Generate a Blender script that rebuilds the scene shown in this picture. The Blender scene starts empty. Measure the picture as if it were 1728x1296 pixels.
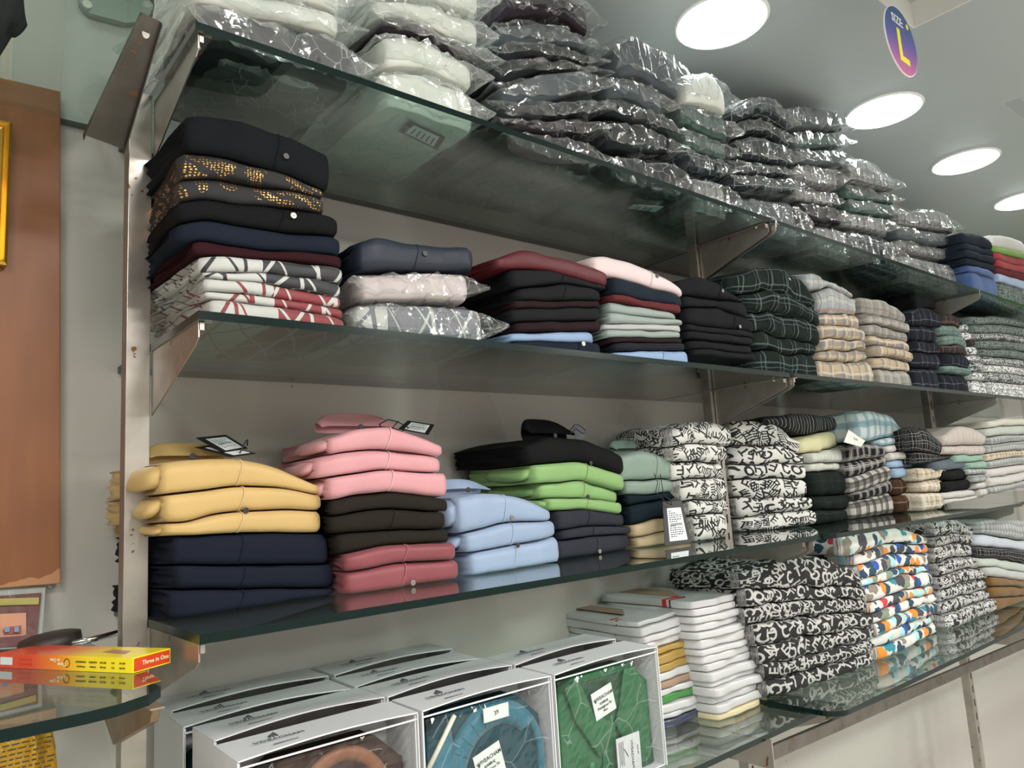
import bpy, math, random
import numpy as np
from mathutils import Vector, Matrix
R = random.Random(7)
NR = np.random.RandomState(5)
C = bpy.context.scene.collection
ZC = 1.5                       # eye height above the floor
# ------------------------------------------------------------------ camera
YAW, PITCH, ROLL, F = 0.702, 0.1472, -0.0629, 1265.2
cy, sy = math.cos(YAW), math.sin(YAW)
FWD = np.array([sy*math.cos(PITCH), cy*math.cos(PITCH), math.sin(PITCH)])
_r = np.array([cy, -sy, 0.]); _u = np.cross(_r, FWD)
RT = _r*math.cos(ROLL) + _u*math.sin(ROLL)
UP = -_r*math.sin(ROLL) + _u*math.cos(ROLL)
cam = bpy.data.cameras.new('camera'); co = bpy.data.objects.new('camera', cam); C.objects.link(co)
cam.lens = F/1728*36; cam.sensor_width = 36; cam.clip_start = .02
m = Matrix(((RT[0], UP[0], -FWD[0], 0), (RT[1], UP[1], -FWD[1], 0), (RT[2], UP[2], -FWD[2], ZC), (0, 0, 0, 1)))
co.matrix_world = m
sc = bpy.context.scene
sc.camera = co
# ------------------------------------------------------------------ light, exposure
sc.view_settings.view_transform = 'Standard'; sc.view_settings.look = 'None'
sc.view_settings.exposure = -0.32; sc.view_settings.gamma = 1; sc.view_settings.use_curve_mapping = False
LAMP = 17.0        # radiance of the round ceiling lamps
FILL = 44.0        # watts of each added fill light
w = bpy.data.worlds.new('world'); sc.world = w; w.use_nodes = True
w.node_tree.nodes['Background'].inputs[0].default_value = (.8, .9, 1, 1)
w.node_tree.nodes['Background'].inputs[1].default_value = .05
CEIL = 1.3 + ZC
for X in (-.9, .76, 2.5, 4.2):  # unseen fill lights added under the ceiling for general ambience
    for Y in (-.6, -1.9):
        l = bpy.data.lights.new('fill_light', 'AREA'); l.shape = 'DISK'; l.size = .5
        l.energy = FILL; l.color = (1, .965, .915)
        o = bpy.data.objects.new('fill_light', l); C.objects.link(o); o.location = (X, Y, CEIL-.04)
# ------------------------------------------------------------------ pixel rays -> points at a true depth
def ray(u, v): return FWD*F + (u-864)*RT - (v-648)*UP
def hY(u, v, Y): r = ray(u, v); p = r*(Y/r[1]); return np.array([p[0], p[1], p[2]+ZC])
def hZ(u, v, z): r = ray(u, v); p = r*(z/r[2]); return np.array([p[0], p[1], p[2]+ZC])
def hX(u, v, X): r = ray(u, v); p = r*(X/r[0]); return np.array([p[0], p[1], p[2]+ZC])
Z1, Z2, Z3, Z4, Z4B = .685, .268, -.147, -.55, -.535
X0, X1, X2, X3 = .311, 1.785, 3.276, 4.76
# ------------------------------------------------------------------ materials
def srgb(r, g, b):
    f = lambda c: (c/255/12.92 if c/255 <= .04045 else ((c/255+.055)/1.055)**2.4)
    return (f(r), f(g), f(b), 1)
class NT:
    def __init__(s, name, rough=.6, **kw):
        s.m = bpy.data.materials.new(name); s.m.use_nodes = True; s.t = s.m.node_tree
        s.b = s.t.nodes['Principled BSDF']; s.out = s.t.nodes['Material Output']
        s.b.inputs['Roughness'].default_value = rough
        for k, v in kw.items(): s.b.inputs[k.replace('_', ' ')].default_value = v
    def n(s, t, **kw):
        x = s.t.nodes.new(t)
        for k, v in kw.items(): setattr(x, k, v)
        return x
    def link(s, a, b): s.t.links.new(a, b)
    def put(s, sock, v):
        if isinstance(v, bpy.types.NodeSocket): s.link(v, sock)
        else: sock.default_value = v
    def M(s, op, a, b=0., c=None):
        x = s.n('ShaderNodeMath', operation=op); s.put(x.inputs[0], a); s.put(x.inputs[1], b)
        if c is not None: s.put(x.inputs[2], c)
        return x.outputs[0]
    def mix(s, f, a, b):
        x = s.n('ShaderNodeMix', data_type='RGBA'); s.put(x.inputs[0], f); s.put(x.inputs[6], a); s.put(x.inputs[7], b)
        return x.outputs[2]
    def vec(s, x=0., y=0., z=0.):
        n = s.n('ShaderNodeCombineXYZ'); s.put(n.inputs[0], x); s.put(n.inputs[1], y); s.put(n.inputs[2], z); return n.outputs[0]
    def sep(s, v):
        n = s.n('ShaderNodeSeparateXYZ'); s.link(v, n.inputs[0]); return n.outputs
    def uv(s): return s.n('ShaderNodeTexCoord').outputs['UV']
    def obj(s): return s.n('ShaderNodeTexCoord').outputs['Object']
    def noise(s, v, scale, detail=3, dim='3D', rough=.5):
        n = s.n('ShaderNodeTexNoise', noise_dimensions=dim); s.link(v, n.inputs['Vector'])
        n.inputs['Scale'].default_value = scale; n.inputs['Detail'].default_value = detail; n.inputs['Roughness'].default_value = rough
        return n.outputs
    def ramp(s, f, stops, interp='LINEAR'):
        n = s.n('ShaderNodeValToRGB'); s.link(f, n.inputs[0]); r = n.color_ramp; r.interpolation = interp
        while len(r.elements) < len(stops): r.elements.new(.5)
        for e, (p, c) in zip(r.elements, stops): e.position = p; e.color = c
        return n.outputs[0]
    def bump(s, h, strength=.3, dist=.002):
        n = s.n('ShaderNodeBump'); s.link(h, n.inputs['Height']); n.inputs['Strength'].default_value = strength
        n.inputs['Distance'].default_value = dist; s.link(n.outputs[0], s.b.inputs['Normal'])
    def col(s, c): s.put(s.b.inputs['Base Color'], c); return s.m
MATS = {}
def plain(name, c, rough=.6, **kw):
    if name not in MATS: MATS[name] = NT(name, rough, **kw).col(srgb(*c))
    return MATS[name]
def weave(s, v, k=900, st=.25):
    n = s.noise(v, 60, 4); w = s.noise(v, k, 1)
    s.bump(n[0], st, .0015)
def cloth(c, sat=0.):
    key = 'cloth_%d_%d_%d' % c
    if key in MATS: return MATS[key]
    dark = sum(c) < 240
    s = NT(key, .8-.3*sat, Sheen_Weight=.0 if dark else .12, Specular_IOR_Level=(.12 if dark else .25)+.2*sat)
    v = s.uv(); n = s.noise(v, 14, 4); g = .3*c[0]+.59*c[1]+.11*c[2]
    c = tuple(min(255, (g+(x-g)*.88)*(.74 if dark else .89)) for x in c)
    a = srgb(*c); b = tuple(x*.82 for x in a[:3])+(1,)
    weave(s, v); MATS[key] = s.col(s.mix(s.M('MULTIPLY', n[0], .8), a, b)); return MATS[key]
def stripes(s, x, period, width, off=0.):
    f = s.M('FRACT', s.M('DIVIDE', s.M('ADD', x, off), period)); return s.M('LESS_THAN', f, width/period)
def plaid(key, base, lines, rough=.85):
    """lines: (period, width, offset, colour, strength)"""
    if key in MATS: return MATS[key]
    k_ = .72 if sum(base) < 300 else .86; base = tuple(x*k_ for x in base); lines = [(p, w_, o_, tuple(x*.88 for x in c_), st_*.85) for p, w_, o_, c_, st_ in lines]
    s = NT('plaid_'+key, rough, Specular_IOR_Level=.15)
    v = s.uv(); nz = s.noise(v, 9, 2)[1]
    add = s.n('ShaderNodeVectorMath', operation='MULTIPLY_ADD'); s.link(nz, add.inputs[0]); add.inputs[1].default_value = (.02,)*3; s.link(v, add.inputs[2])
    x, y, _ = s.sep(add.outputs[0]); c = srgb(*base)
    for p, wd, off, cl, st in lines:
        for q in (x, y): c = s.mix(s.M('MULTIPLY', stripes(s, q, p, wd, off), st), c, srgb(*cl))
    weave(s, v); MATS[key] = s.col(c); return MATS[key]
def hstripe(key, base, cl, period, width):
    if key in MATS: return MATS[key]
    base = tuple(x*.87 for x in base); s = NT('striped_'+key, .8, Specular_IOR_Level=.2); v = s.uv(); x, y, _ = s.sep(v); n = s.noise(v, 12, 2)[0]
    c = s.mix(stripes(s, s.M('ADD', x, s.M('MULTIPLY', n, .05)), period, width), srgb(*base), srgb(*cl))
    weave(s, v); MATS[key] = s.col(c); return MATS[key]
def letters(key, bg, fg, cell=.02, kinds=(0.45, 0.72), comb=False):
    if key in MATS: return MATS[key]
    s = NT('print_'+key, .8); v0 = s.uv()
    sc_ = s.n('ShaderNodeVectorMath', operation='SCALE'); s.link(v0, sc_.inputs[0]); sc_.inputs['Scale'].default_value = 1/cell
    v = sc_.outputs[0]; val = None
    for lay in range(2):
        mp = s.n('ShaderNodeVectorMath', operation='ADD'); s.link(v, mp.inputs[0]); mp.inputs[1].default_value = (lay*17.3, lay*9.1, 0)
        vo = s.n('ShaderNodeTexVoronoi', voronoi_dimensions='2D', feature='F1'); s.link(mp.outputs[0], vo.inputs['Vector'])
        vo.inputs['Scale'].default_value = 1.; vo.inputs['Randomness'].default_value = .55
        sb = s.n('ShaderNodeVectorMath', operation='SUBTRACT'); s.link(mp.outputs[0], sb.inputs[0]); s.link(vo.outputs['Position'], sb.inputs[1])
        r, g, b = s.sep(vo.outputs['Color'])[:3]
        rot = s.n('ShaderNodeVectorRotate', rotation_type='Z_AXIS'); s.link(sb.outputs[0], rot.inputs['Vector']); s.link(s.M('MULTIPLY', r, 6.28), rot.inputs['Angle'])
        x, y, _ = s.sep(rot.outputs[0]); x = s.M('MULTIPLY', x, .82); y = s.M('MULTIPLY', y, .82); ax = s.M('ABSOLUTE', x); ay = s.M('ABSOLUTE', y)
        ln = s.M('SQRT', s.M('ADD', s.M('MULTIPLY', x, x), s.M('MULTIPLY', s.M('MULTIPLY', y, y), .6)))
        ring = s.M('LESS_THAN', s.M('ABSOLUTE', s.M('SUBTRACT', ln, .25)), .07)
        gap = s.M('MULTIPLY', s.M('GREATER_THAN', x, .05), s.M('LESS_THAN', ay, s.M('MULTIPLY', b, .25)))
        ring = s.M('MULTIPLY', ring, s.M('SUBTRACT', 1., gap))
        box = s.M('MULTIPLY', s.M('LESS_THAN', ax, .24), s.M('LESS_THAN', ay, .36))
        e = s.M('ADD', s.M('LESS_THAN', x, -.11), s.M('ADD', s.M('LESS_THAN', ay, .06), s.M('MULTIPLY', s.M('GREATER_THAN', ay, .24), s.M('GREATER_THAN', y, s.M('SUBTRACT', s.M('MULTIPLY', b, 1.2), .8)))))
        E_ = s.M('MULTIPLY', box, s.M('MINIMUM', e, 1.))
        T = s.M('MULTIPLY', box, s.M('MINIMUM', s.M('ADD', s.M('LESS_THAN', ax, .07), s.M('GREATER_THAN', y, .24)), 1.))
        if comb:
            cb = s.M('MULTIPLY', s.M('MULTIPLY', s.M('LESS_THAN', ax, .46), s.M('LESS_THAN', ay, .3)), s.M('MINIMUM', s.M('ADD', s.M('LESS_THAN', s.M('FRACT', s.M('MULTIPLY', x, 5.)), .5), s.M('GREATER_THAN', y, .2)), 1.))
            ring = cb
        k1 = s.M('LESS_THAN', g, kinds[0]); k2 = s.M('LESS_THAN', g, kinds[1])
        gl = s.M('ADD', s.M('MULTIPLY', k1, ring), s.M('ADD', s.M('MULTIPLY', s.M('SUBTRACT', k2, k1), E_), s.M('MULTIPLY', s.M('SUBTRACT', 1., k2), T)))
        val = gl if val is None else s.M('MAXIMUM', val, s.M('MULTIPLY', gl, s.M('GREATER_THAN', b, .45)))
    weave(s, v0); MATS[key] = s.col(s.mix(val, srgb(*bg), srgb(*fg))); return MATS[key]
def blobs(key='blobs'):
    if key in MATS: return MATS[key]
    s = NT('print_blobs', .8); v = s.uv(); nz = s.noise(v, 45, 1)[1]
    add = s.n('ShaderNodeVectorMath', operation='MULTIPLY_ADD'); s.link(nz, add.inputs[0]); add.inputs[1].default_value = (.022,)*3; s.link(v, add.inputs[2])
    vo = s.n('ShaderNodeTexVoronoi', voronoi_dimensions='2D'); s.link(add.outputs[0], vo.inputs['Vector']); vo.inputs['Scale'].default_value = 25
    r, g, b = s.sep(vo.outputs['Color'])[:3]
    c = s.ramp(g, [(0, srgb(206, 206, 200)), (.16, srgb(28, 62, 84)), (.38, srgb(222, 130, 40)), (.48, srgb(60, 60, 66)), (.6, srgb(150, 200, 205)), (.7, srgb(128, 118, 108)), (.8, srgb(40, 125, 140)), (.88, srgb(35, 75, 160)), (.94, srgb(190, 50, 60)), (.97, srgb(120, 135, 115))], 'CONSTANT')
    f = s.M('LESS_THAN', vo.outputs['Distance'], s.M('ADD', .36, s.M('MULTIPLY', b, .34)))
    weave(s, v); MATS[key] = s.col(s.mix(f, srgb(198, 198, 194), c)); return MATS[key]
def leafline(key, dark, split=.14):
    """front panel: silver with dark strokes on the left, dark with silver strokes on the right"""
    if key in MATS: return MATS[key]
    s = NT('print_'+key, .55, Sheen_Weight=.2); v = s.uv(); x, y, _ = s.sep(v)
    lines = None
    for ang, per, ph in ((.5, .046, .3), (-.5, .07, .1), (.1, .09, .6)):
        d = s.M('ADD', s.M('MULTIPLY', x, math.cos(ang)), s.M('MULTIPLY', y, math.sin(ang)))
        d = s.M('ADD', d, s.M('MULTIPLY', s.M('SINE', s.M('MULTIPLY', x, 30+40*ph)), .006))
        l = s.M('LESS_THAN', s.M('FRACT', s.M('ADD', s.M('DIVIDE', d, per*1.25), ph)), .065)
        lines = l if lines is None else s.M('MAXIMUM', lines, l)
    side = s.M('LESS_THAN', s.sep(s.obj())[0], split-.178)
    f = s.M('ABSOLUTE', s.M('SUBTRACT', side, lines))
    weave(s, v); MATS[key] = s.col(s.mix(f, srgb(*dark), srgb(178, 180, 176))); return MATS[key]
def gold():
    if 'gold' in MATS: return MATS['gold']
    s = NT('black_cloth_gold_studs', .7); v = s.uv()
    vo = s.n('ShaderNodeTexVoronoi', voronoi_dimensions='2D'); s.link(v, vo.inputs['Vector']); vo.inputs['Scale'].default_value = 210; vo.inputs['Randomness'].default_value = .4
    dot = s.M('LESS_THAN', vo.outputs['Distance'], .27)
    n = s.noise(v, 16, 1)[0]
    wv = s.n('ShaderNodeTexWave'); s.link(v, wv.inputs[0]); wv.inputs['Scale'].default_value = 14; wv.inputs['Distortion'].default_value = 9; wv.bands_direction = 'DIAGONAL'
    mask = s.M('MULTIPLY', s.M('GREATER_THAN', n, .42), s.M('GREATER_THAN', wv.outputs['Fac'], .3))
    f = s.M('MULTIPLY', dot, mask)
    s.link(f, s.b.inputs['Metallic']); s.link(s.M('SUBTRACT', .75, s.M('MULTIPLY', f, .4)), s.b.inputs['Roughness'])
    s.bump(f, .6, .001); MATS['gold'] = s.col(s.mix(f, srgb(22, 24, 26), srgb(214, 160, 84))); return MATS['gold']
def clear(name, haze, gloss, tint=(1, 1, 1), rough=.1, bumpk=None, hazec=(.9, .93, .93), crease=0., base=.02):
    """thin clear sheet: lets light through, shines at a glancing angle, milky along its creases"""
    if name in MATS: return MATS[name]
    s = NT(name); t = s.n('ShaderNodeBsdfTransparent'); t.inputs[0].default_value = tint+(1,)
    g = s.n('ShaderNodeBsdfGlossy'); g.inputs['Roughness'].default_value = rough
    fr = s.n('ShaderNodeLayerWeight'); fr.inputs[0].default_value = .5
    fres = s.M('ADD', s.M('MULTIPLY', s.M('POWER', fr.outputs['Facing'], 4.5), .75), .04)
    m1 = s.n('ShaderNodeMixShader'); s.link(s.M('MINIMUM', s.M('ADD', s.M('MULTIPLY', fres, gloss), base), 1.), m1.inputs[0]); s.link(t.outputs[0], m1.inputs[1]); s.link(g.outputs[0], m1.inputs[2])
    last = m1
    if haze:
        d = s.n('ShaderNodeBsdfDiffuse'); d.inputs[0].default_value = hazec+(1,)
        last = s.n('ShaderNodeMixShader'); s.link(m1.outputs[0], last.inputs[1]); s.link(d.outputs[0], last.inputs[2])
        last.inputs[0].default_value = haze
    if bumpk:
        v = s.obj(); n = s.noise(v, bumpk, 2); nv = s.noise(v, 9, 2)
        ad = s.n('ShaderNodeVectorMath', operation='MULTIPLY_ADD'); s.link(nv[1], ad.inputs[0]); ad.inputs[1].default_value = (.05,)*3; s.link(v, ad.inputs[2])
        vo = s.n('ShaderNodeTexVoronoi', feature='DISTANCE_TO_EDGE'); s.link(ad.outputs[0], vo.inputs[0]); vo.inputs['Scale'].default_value = bumpk*.9
        bm = s.n('ShaderNodeBump'); bm.inputs['Strength'].default_value = .8; bm.inputs['Distance'].default_value = .004
        s.link(s.M('ADD', n[0], s.M('MINIMUM', vo.outputs[0], .12)), bm.inputs['Height'])
        s.link(bm.outputs[0], g.inputs['Normal']); s.link(bm.outputs[0], fr.inputs['Normal'])
        if crease:
            ln = s.M('MULTIPLY', s.M('LESS_THAN', vo.outputs[0], .013), s.M('GREATER_THAN', nv[0], .48))
            s.link(s.M('ADD', haze, s.M('MULTIPLY', ln, crease)), last.inputs[0])
    s.link(last.outputs[0], s.out.inputs[0]); MATS[name] = s.m; return s.m
def steel(name='brushed_steel', c=(190, 184, 176), rough=.32):
    if name in MATS: return MATS[name]
    s = NT(name, rough, Metallic=.9); v = s.obj(); n = s.noise(v, 18, 5); n2 = s.noise(v, 90, 2)
    spots = s.M('GREATER_THAN', s.M('MULTIPLY', n[0], n2[0]), .40)
    c1 = s.mix(n[0], srgb(*c), srgb(*[int(x*.72) for x in c])); s.link(s.M('ADD', .2, s.M('MULTIPLY', n[0], .35)), s.b.inputs['Roughness'])
    MATS[name] = s.col(s.mix(spots, c1, srgb(110, 84, 60))); return MATS[name]
def wallmat(name, a, b, spots=True, rough=.75):
    s = NT(name, rough); v = s.obj(); n = s.noise(v, 1.3, 5); c = s.mix(n[0], srgb(*a), srgb(*b))
    if spots:
        n2 = s.noise(v, 60, 2); n3 = s.noise(v, 2.2, 2)
        f = s.M('MULTIPLY', s.M('GREATER_THAN', n2[0], .78), .6); c = s.mix(f, c, srgb(90, 82, 72))
        c = s.mix(s.M('MULTIPLY', s.M('GREATER_THAN', n3[0], .62), .12), c, srgb(120, 100, 80))
    s.bump(s.noise(v, 12, 4)[0], .15, .004); return s.col(c)
def woodmat():
    s = NT('worn_plywood', .45); v = s.obj(); mp = s.n('ShaderNodeMapping'); s.link(v, mp.inputs[0]); mp.inputs['Scale'].default_value = (9, 9, 1.2)
    n = s.noise(mp.outputs[0], 5, 6); c = s.mix(n[0], srgb(138, 84, 44), srgb(112, 66, 34))
    x, y, z = s.sep(v); n2 = s.noise(v, 14, 5)[0]; mp2 = s.n('ShaderNodeMapping'); s.link(v, mp2.inputs[0]); mp2.inputs['Scale'].default_value = (60, 60, 6)
    wear = s.M('GREATER_THAN', s.M('ADD', s.noise(mp2.outputs[0], 1.4, 3)[0], s.M('MULTIPLY', z, -3.)), .68)   # bare veneer low down, object z from its base
    c = s.mix(s.M('MULTIPLY', s.M('LESS_THAN', s.M('ADD', z, s.M('MULTIPLY', n2, .08)), .055), .7), c, srgb(180, 132, 92))
    return s.col(c)
# ------------------------------------------------------------------ objects
def put(o, parent=None, **props):
    C.objects.link(o)
    if parent is not None: o.parent = parent
    for k, v in props.items(): o[k] = v
    return o
def empty(name, loc, label, cat, group=None, rz=0.):
    o = bpy.data.objects.new(name, None); o.empty_display_size = .05; o.location = loc; o.rotation_euler.z = rz
    put(o, label=label, category=cat)
    if group: o['group'] = group
    return o
def mesh(name, V, Fs, mat, parent=None, smooth=True, origin=None, uv=None, mi=None, **props):
    V = np.asarray(V, float); org = np.zeros(3)
    if parent is None:
        org = np.array([V[:, 0].mean(), V[:, 1].mean(), V[:, 2].min()]) if origin is None else np.asarray(origin, float)
    elif origin is None: org = np.array(parent.matrix_basis.translation) if parent.get('_w') else np.zeros(3)
    else: org = np.asarray(origin, float)
    me = bpy.data.meshes.new(name); me.from_pydata((V-org).tolist(), [], [tuple(f) for f in Fs])
    if smooth: me.polygons.foreach_set('use_smooth', [True]*len(me.polygons))
    for x in (mat if isinstance(mat, (list, tuple)) else [mat]): me.materials.append(x)
    if mi is not None: me.polygons.foreach_set('material_index', mi)
    if uv is not None:
        l = me.uv_layers.new(); idx = np.empty(len(me.loops), int); me.loops.foreach_get('vertex_index', idx)
        l.data.foreach_set('uv', np.asarray(uv)[idx].ravel())
    me.update(); o = bpy.data.objects.new(name, me)
    if parent is None: o.location = org
    return put(o, parent, **props)
class MB:
    """collects boxes and prisms for one mesh"""
    def __init__(s): s.V = []; s.F = []; s.mi = []
    def add(s, V, F, mi=0):
        n = len(s.V); s.V += [tuple(v) for v in V]; s.F += [tuple(i+n for i in f) for f in F]; s.mi += [mi]*len(F); return s
    def box(s, a, b, mi=0):
        (x0, y0, z0), (x1, y1, z1) = a, b
        V = [(x, y, z) for x in (x0, x1) for y in (y0, y1) for z in (z0, z1)]
        return s.add(V, [(0, 1, 3, 2), (4, 6, 7, 5), (0, 4, 5, 1), (2, 3, 7, 6), (0, 2, 6, 4), (1, 5, 7, 3)], mi)
    def prism(s, poly, ax, a, b, mi=0, mi_side=None):
        n = len(poly); ms = mi if mi_side is None else mi_side
        def P(p, t): q = list(p); q.insert(ax, t); return q
        V = [P(p, a) for p in poly]+[P(p, b) for p in poly]
        s.add(V, [tuple(range(n))[::-1], tuple(range(n, 2*n))], mi); k = len(s.V)-2*n
        for i in range(n): s.F.append((k+i, k+(i+1) % n, k+n+(i+1) % n, k+n+i)); s.mi.append(ms)
        return s
    def disc(s, c, r, ax, t, n=24, mi=0, ry=None):
        ry = ry or r; o = [i for i in range(3) if i != ax]
        poly = [(c[o[0]]+r*math.cos(2*math.pi*i/n), c[o[1]]+ry*math.sin(2*math.pi*i/n)) for i in range(n)]
        return s.prism(poly, ax, c[ax]-t/2, c[ax]+t/2, mi)
    def tube(s, pts, r, n=8, mi=0):
        pts = [np.array(p, float) for p in pts]; k0 = len(s.V); rr = r if isinstance(r, (list, tuple)) else [r]*len(pts)
        for i, p in enumerate(pts):
            d = pts[min(i+1, len(pts)-1)]-pts[max(i-1, 0)]; d /= np.linalg.norm(d)+1e-9
            a = np.cross(d, (0, 0, 1) if abs(d[2]) < .9 else (1, 0, 0)); a /= np.linalg.norm(a); b = np.cross(d, a)
            for j in range(n): t = 2*math.pi*j/n; s.V.append(tuple(p+rr[i]*(a*math.cos(t)+b*math.sin(t))))
        for i in range(len(pts)-1):
            for j in range(n): s.F.append((k0+i*n+j, k0+i*n+(j+1) % n, k0+(i+1)*n+(j+1) % n, k0+(i+1)*n+j)); s.mi.append(mi)
        s.F.append(tuple(k0+j for j in range(n))[::-1]); s.F.append(tuple(k0+(len(pts)-1)*n+j for j in range(n))); s.mi += [mi, mi]
        return s
    def build(s, name, mat, parent=None, smooth=False, bevel=0, **kw):
        o = mesh(name, s.V, s.F, mat, parent, smooth, mi=s.mi if isinstance(mat, (list, tuple)) else None, **kw)
        if bevel:
            b = o.modifiers.new('bevel', 'BEVEL'); b.width = bevel; b.segments = 2; b.limit_method = 'ANGLE'
        return o
def text(s, size, mat, parent, M4, name='lettering', ext=.0003, bold=0.):
    cu = bpy.data.curves.new('t', 'FONT'); cu.body = s; cu.size = size; cu.extrude = ext; cu.offset = bold; cu.align_x = 'CENTER'; cu.align_y = 'CENTER'; cu.resolution_u = 2
    o = bpy.data.objects.new('t', cu); me = bpy.data.meshes.new_from_object(o); bpy.data.objects.remove(o); bpy.data.curves.remove(cu)
    me.materials.clear(); me.materials.append(mat)
    q = bpy.data.objects.new(name, me); q.matrix_local = M4; put(q, parent); return q
def frame(origin, x, y):
    x = Vector(x).normalized(); y = Vector(y); z = x.cross(y).normalized(); y = z.cross(x)
    return Matrix(((x[0], y[0], z[0], origin[0]), (x[1], y[1], z[1], origin[1]), (x[2], y[2], z[2], origin[2]), (0, 0, 0, 1)))
# ------------------------------------------------------------------ the room
wall_m = wallmat('painted_wall', (184, 181, 176), (172, 168, 162))
ceil_m = wallmat('ceiling_paint', (176, 184, 186), (166, 174, 176), False, .38)
white_m = wallmat('white_trim_paint', (226, 226, 222), (214, 214, 210), False)
floor_m = NT('floor_tiles', .35).col(srgb(214, 212, 206))
XL, XR, YF, YB = -1.6, 5.15, -2.9, 1.45
MB().box((XL, YB, 0), (XR, YB+.12, CEIL)).build('wall_back', wall_m, kind='structure')
MB().box((XL-.12, YF, 0), (XL, YB+.12, CEIL)).build('wall_left', wall_m, kind='structure')
MB().box((XR, YF, 0), (XR+.12, YB+.12, CEIL)).build('wall_right', wall_m, kind='structure')
MB().box((XL-.12, YF-.12, 0), (XR+.12, YF, CEIL)).build('wall_front', wall_m, kind='structure')
MB().box((XL, YF, -.06), (XR, YB, 0)).build('floor', floor_m, kind='structure')
# false ceiling: border along the shelves and two shallow trays
TY, TX0, TX1 = .765, 2.3, 3.08
cl = MB()
cl.box((XL, TY, CEIL), (XR, YB, CEIL+.14)); cl.box((TX0, -1.6, CEIL), (TX1, TY, CEIL+.14))
cl.box((XL, YF, CEIL), (XR, -1.6, CEIL+.14)); cl.box((XL, -1.6, CEIL+.08), (TX0, TY, CEIL+.14)); cl.box((TX1, -1.6, CEIL+.08), (XR, TY, CEIL+.14))
cl.build('ceiling', ceil_m, kind='structure')
t = MB(); t.box((XL, TY-.004, CEIL+.0005), (TX0-.004, TY, CEIL+.08)); t.box((TX0-.004, -1.6, CEIL+.0005), (TX0, TY, CEIL+.08))
t.build('trim_1', white_m, kind='structure')
# round ceiling lamps: a shallow opal dome in a white ring
em = NT('lamp_glow'); e = em.n('ShaderNodeEmission'); e.inputs[0].default_value = (.93, 1, .985, 1); e.inputs[1].default_value = LAMP; em.link(e.outputs[0], em.out.inputs[0])
names = ['large and nearest the camera', 'second from the camera, beyond the size sign', 'third from the camera, over the far piles', 'farthest, cut by the right edge of the photo', 'above the white bagged shirts', 'above the wooden board']
for i, (x, y) in enumerate([(1.78, 1.08), (2.74, 1.05), (3.52, 1.05), (4.32, 1.06), (.86, 1.07), (-.02, 1.07)]):
    lp = empty('ceiling_lamp', (x, y, CEIL), 'round glowing ceiling lamp, '+names[i], 'lamp', 'round lamps along the shelf')
    r = .122; V = []; Fs = []
    for a in range(5):
        rr = r*math.cos(a/5*math.pi/2); zz = -.004-.018*math.sin(a/5*math.pi/2)
        V += [(rr*math.cos(2*math.pi*j/32), rr*math.sin(2*math.pi*j/32), zz) for j in range(32)]
    for a in range(4): Fs += [(a*32+j, (a+1)*32+j, (a+1)*32+(j+1) % 32, a*32+(j+1) % 32) for j in range(32)]
    Fs.append(tuple(range(128, 160))[::-1])
    mesh('diffuser', V, Fs, em.m, lp)
    rg = MB(); n = 32
    for (ra, rb, za, zb) in ((.122, .134, -.004, -.001),):
        pts = [(ra, za), (.128, -.007), (rb, zb), (rb, 0), (ra, 0)]
        V = [(p[0]*math.cos(2*math.pi*j/n), p[0]*math.sin(2*math.pi*j/n), p[1]) for j in range(n) for p in pts]; k = len(pts)
        rg.add(V, [(j*k+i2, j*k+(i2+1) % k, ((j+1) % n)*k+(i2+1) % k, ((j+1) % n)*k+i2) for j in range(n) for i2 in range(k)])
    rg.build('ring', plain('lamp_ring_white', (232, 236, 234), .4), lp, smooth=True)
# ------------------------------------------------------------------ posts, brackets, glass
st = steel(); dark_slot = plain('slot_shadow', (20, 18, 18), .9)
YP = 1.234
def post(x, label, z0=0., z1=Z1+ZC+.0):
    p = empty('slotted_post', (x, YP, z0), label, 'post', 'slotted steel posts')
    w2 = .017
    b = MB(); H = z1-z0   # channel: face with two returns
    b.box((-w2, 0, 0), (w2, .002, H)); b.box((-w2, .002, 0), (-w2+.002, .03, H)); b.box((w2-.002, .002, 0), (w2, .03, H)); b.build('channel', st, p, bevel=.0008)
    me = None; zz = .5
    while zz < H-.03 and x > .5:
        if me is None:
            o = MB().box((-.003, -.0006, -.012), (.003, .0012, .012)).build('slot', dark_slot, p); me = o.data; o.location = (0, 0, zz)
        else: o = put(bpy.data.objects.new('slot', me), p); o.location = (0, 0, zz)
        zz += .05
post(X0-.017, 'scratched steel post at the left end of the shelving'); post(X1, 'slotted steel post between the first and second bays')
post(X2, 'slotted steel post between the second and third bays'); post(X3, 'slotted steel post at the far right end')
SN = {1: 'top', 2: 'second', 3: 'third', 4: 'lowest'}
SZ = {1: Z1, 2: Z2, 3: Z3, 4: Z4}
PN = ['left end', 'first joint', 'second joint', 'far right']
def bracket(x, lvl, pi, side='', yf=1.008, drop=.10, z=None, flip=1):
    z = (SZ[lvl] if z is None else z)+ZC-.0125
    o = empty('shelf_bracket', (x, YP, z-drop), ('steel bracket %s the %s glass shelf at the %s' % ('under', SN[lvl], PN[pi]))+side, 'bracket', 'shelf brackets')
    d = yf-YP
    b = MB().prism([(d, drop), (d, drop-.022), (d+.012, drop-.03), (-.002, 0), (-.002, drop)], 0, -.001, .001)
    b.build('plate', st, o)
    f = MB().box((min(0, flip*.018), d, drop-.0015), (max(0, flip*.018), -.002, drop)).box((min(0, flip*.014), d, drop-.012), (max(0, flip*.007), d+.0015, drop))
    f.build('flange', st, o)
    MB().disc((flip*.009, d+.03, drop-.003), .003, 2, .003, 10).build('screw', plain('pale_screw', (205, 200, 190), .4), o)
glass_f = clear('green_glass_face', .009, 1.5, (.78, .87, .84), .015, hazec=(.42, .52, .48), base=.03)
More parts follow.
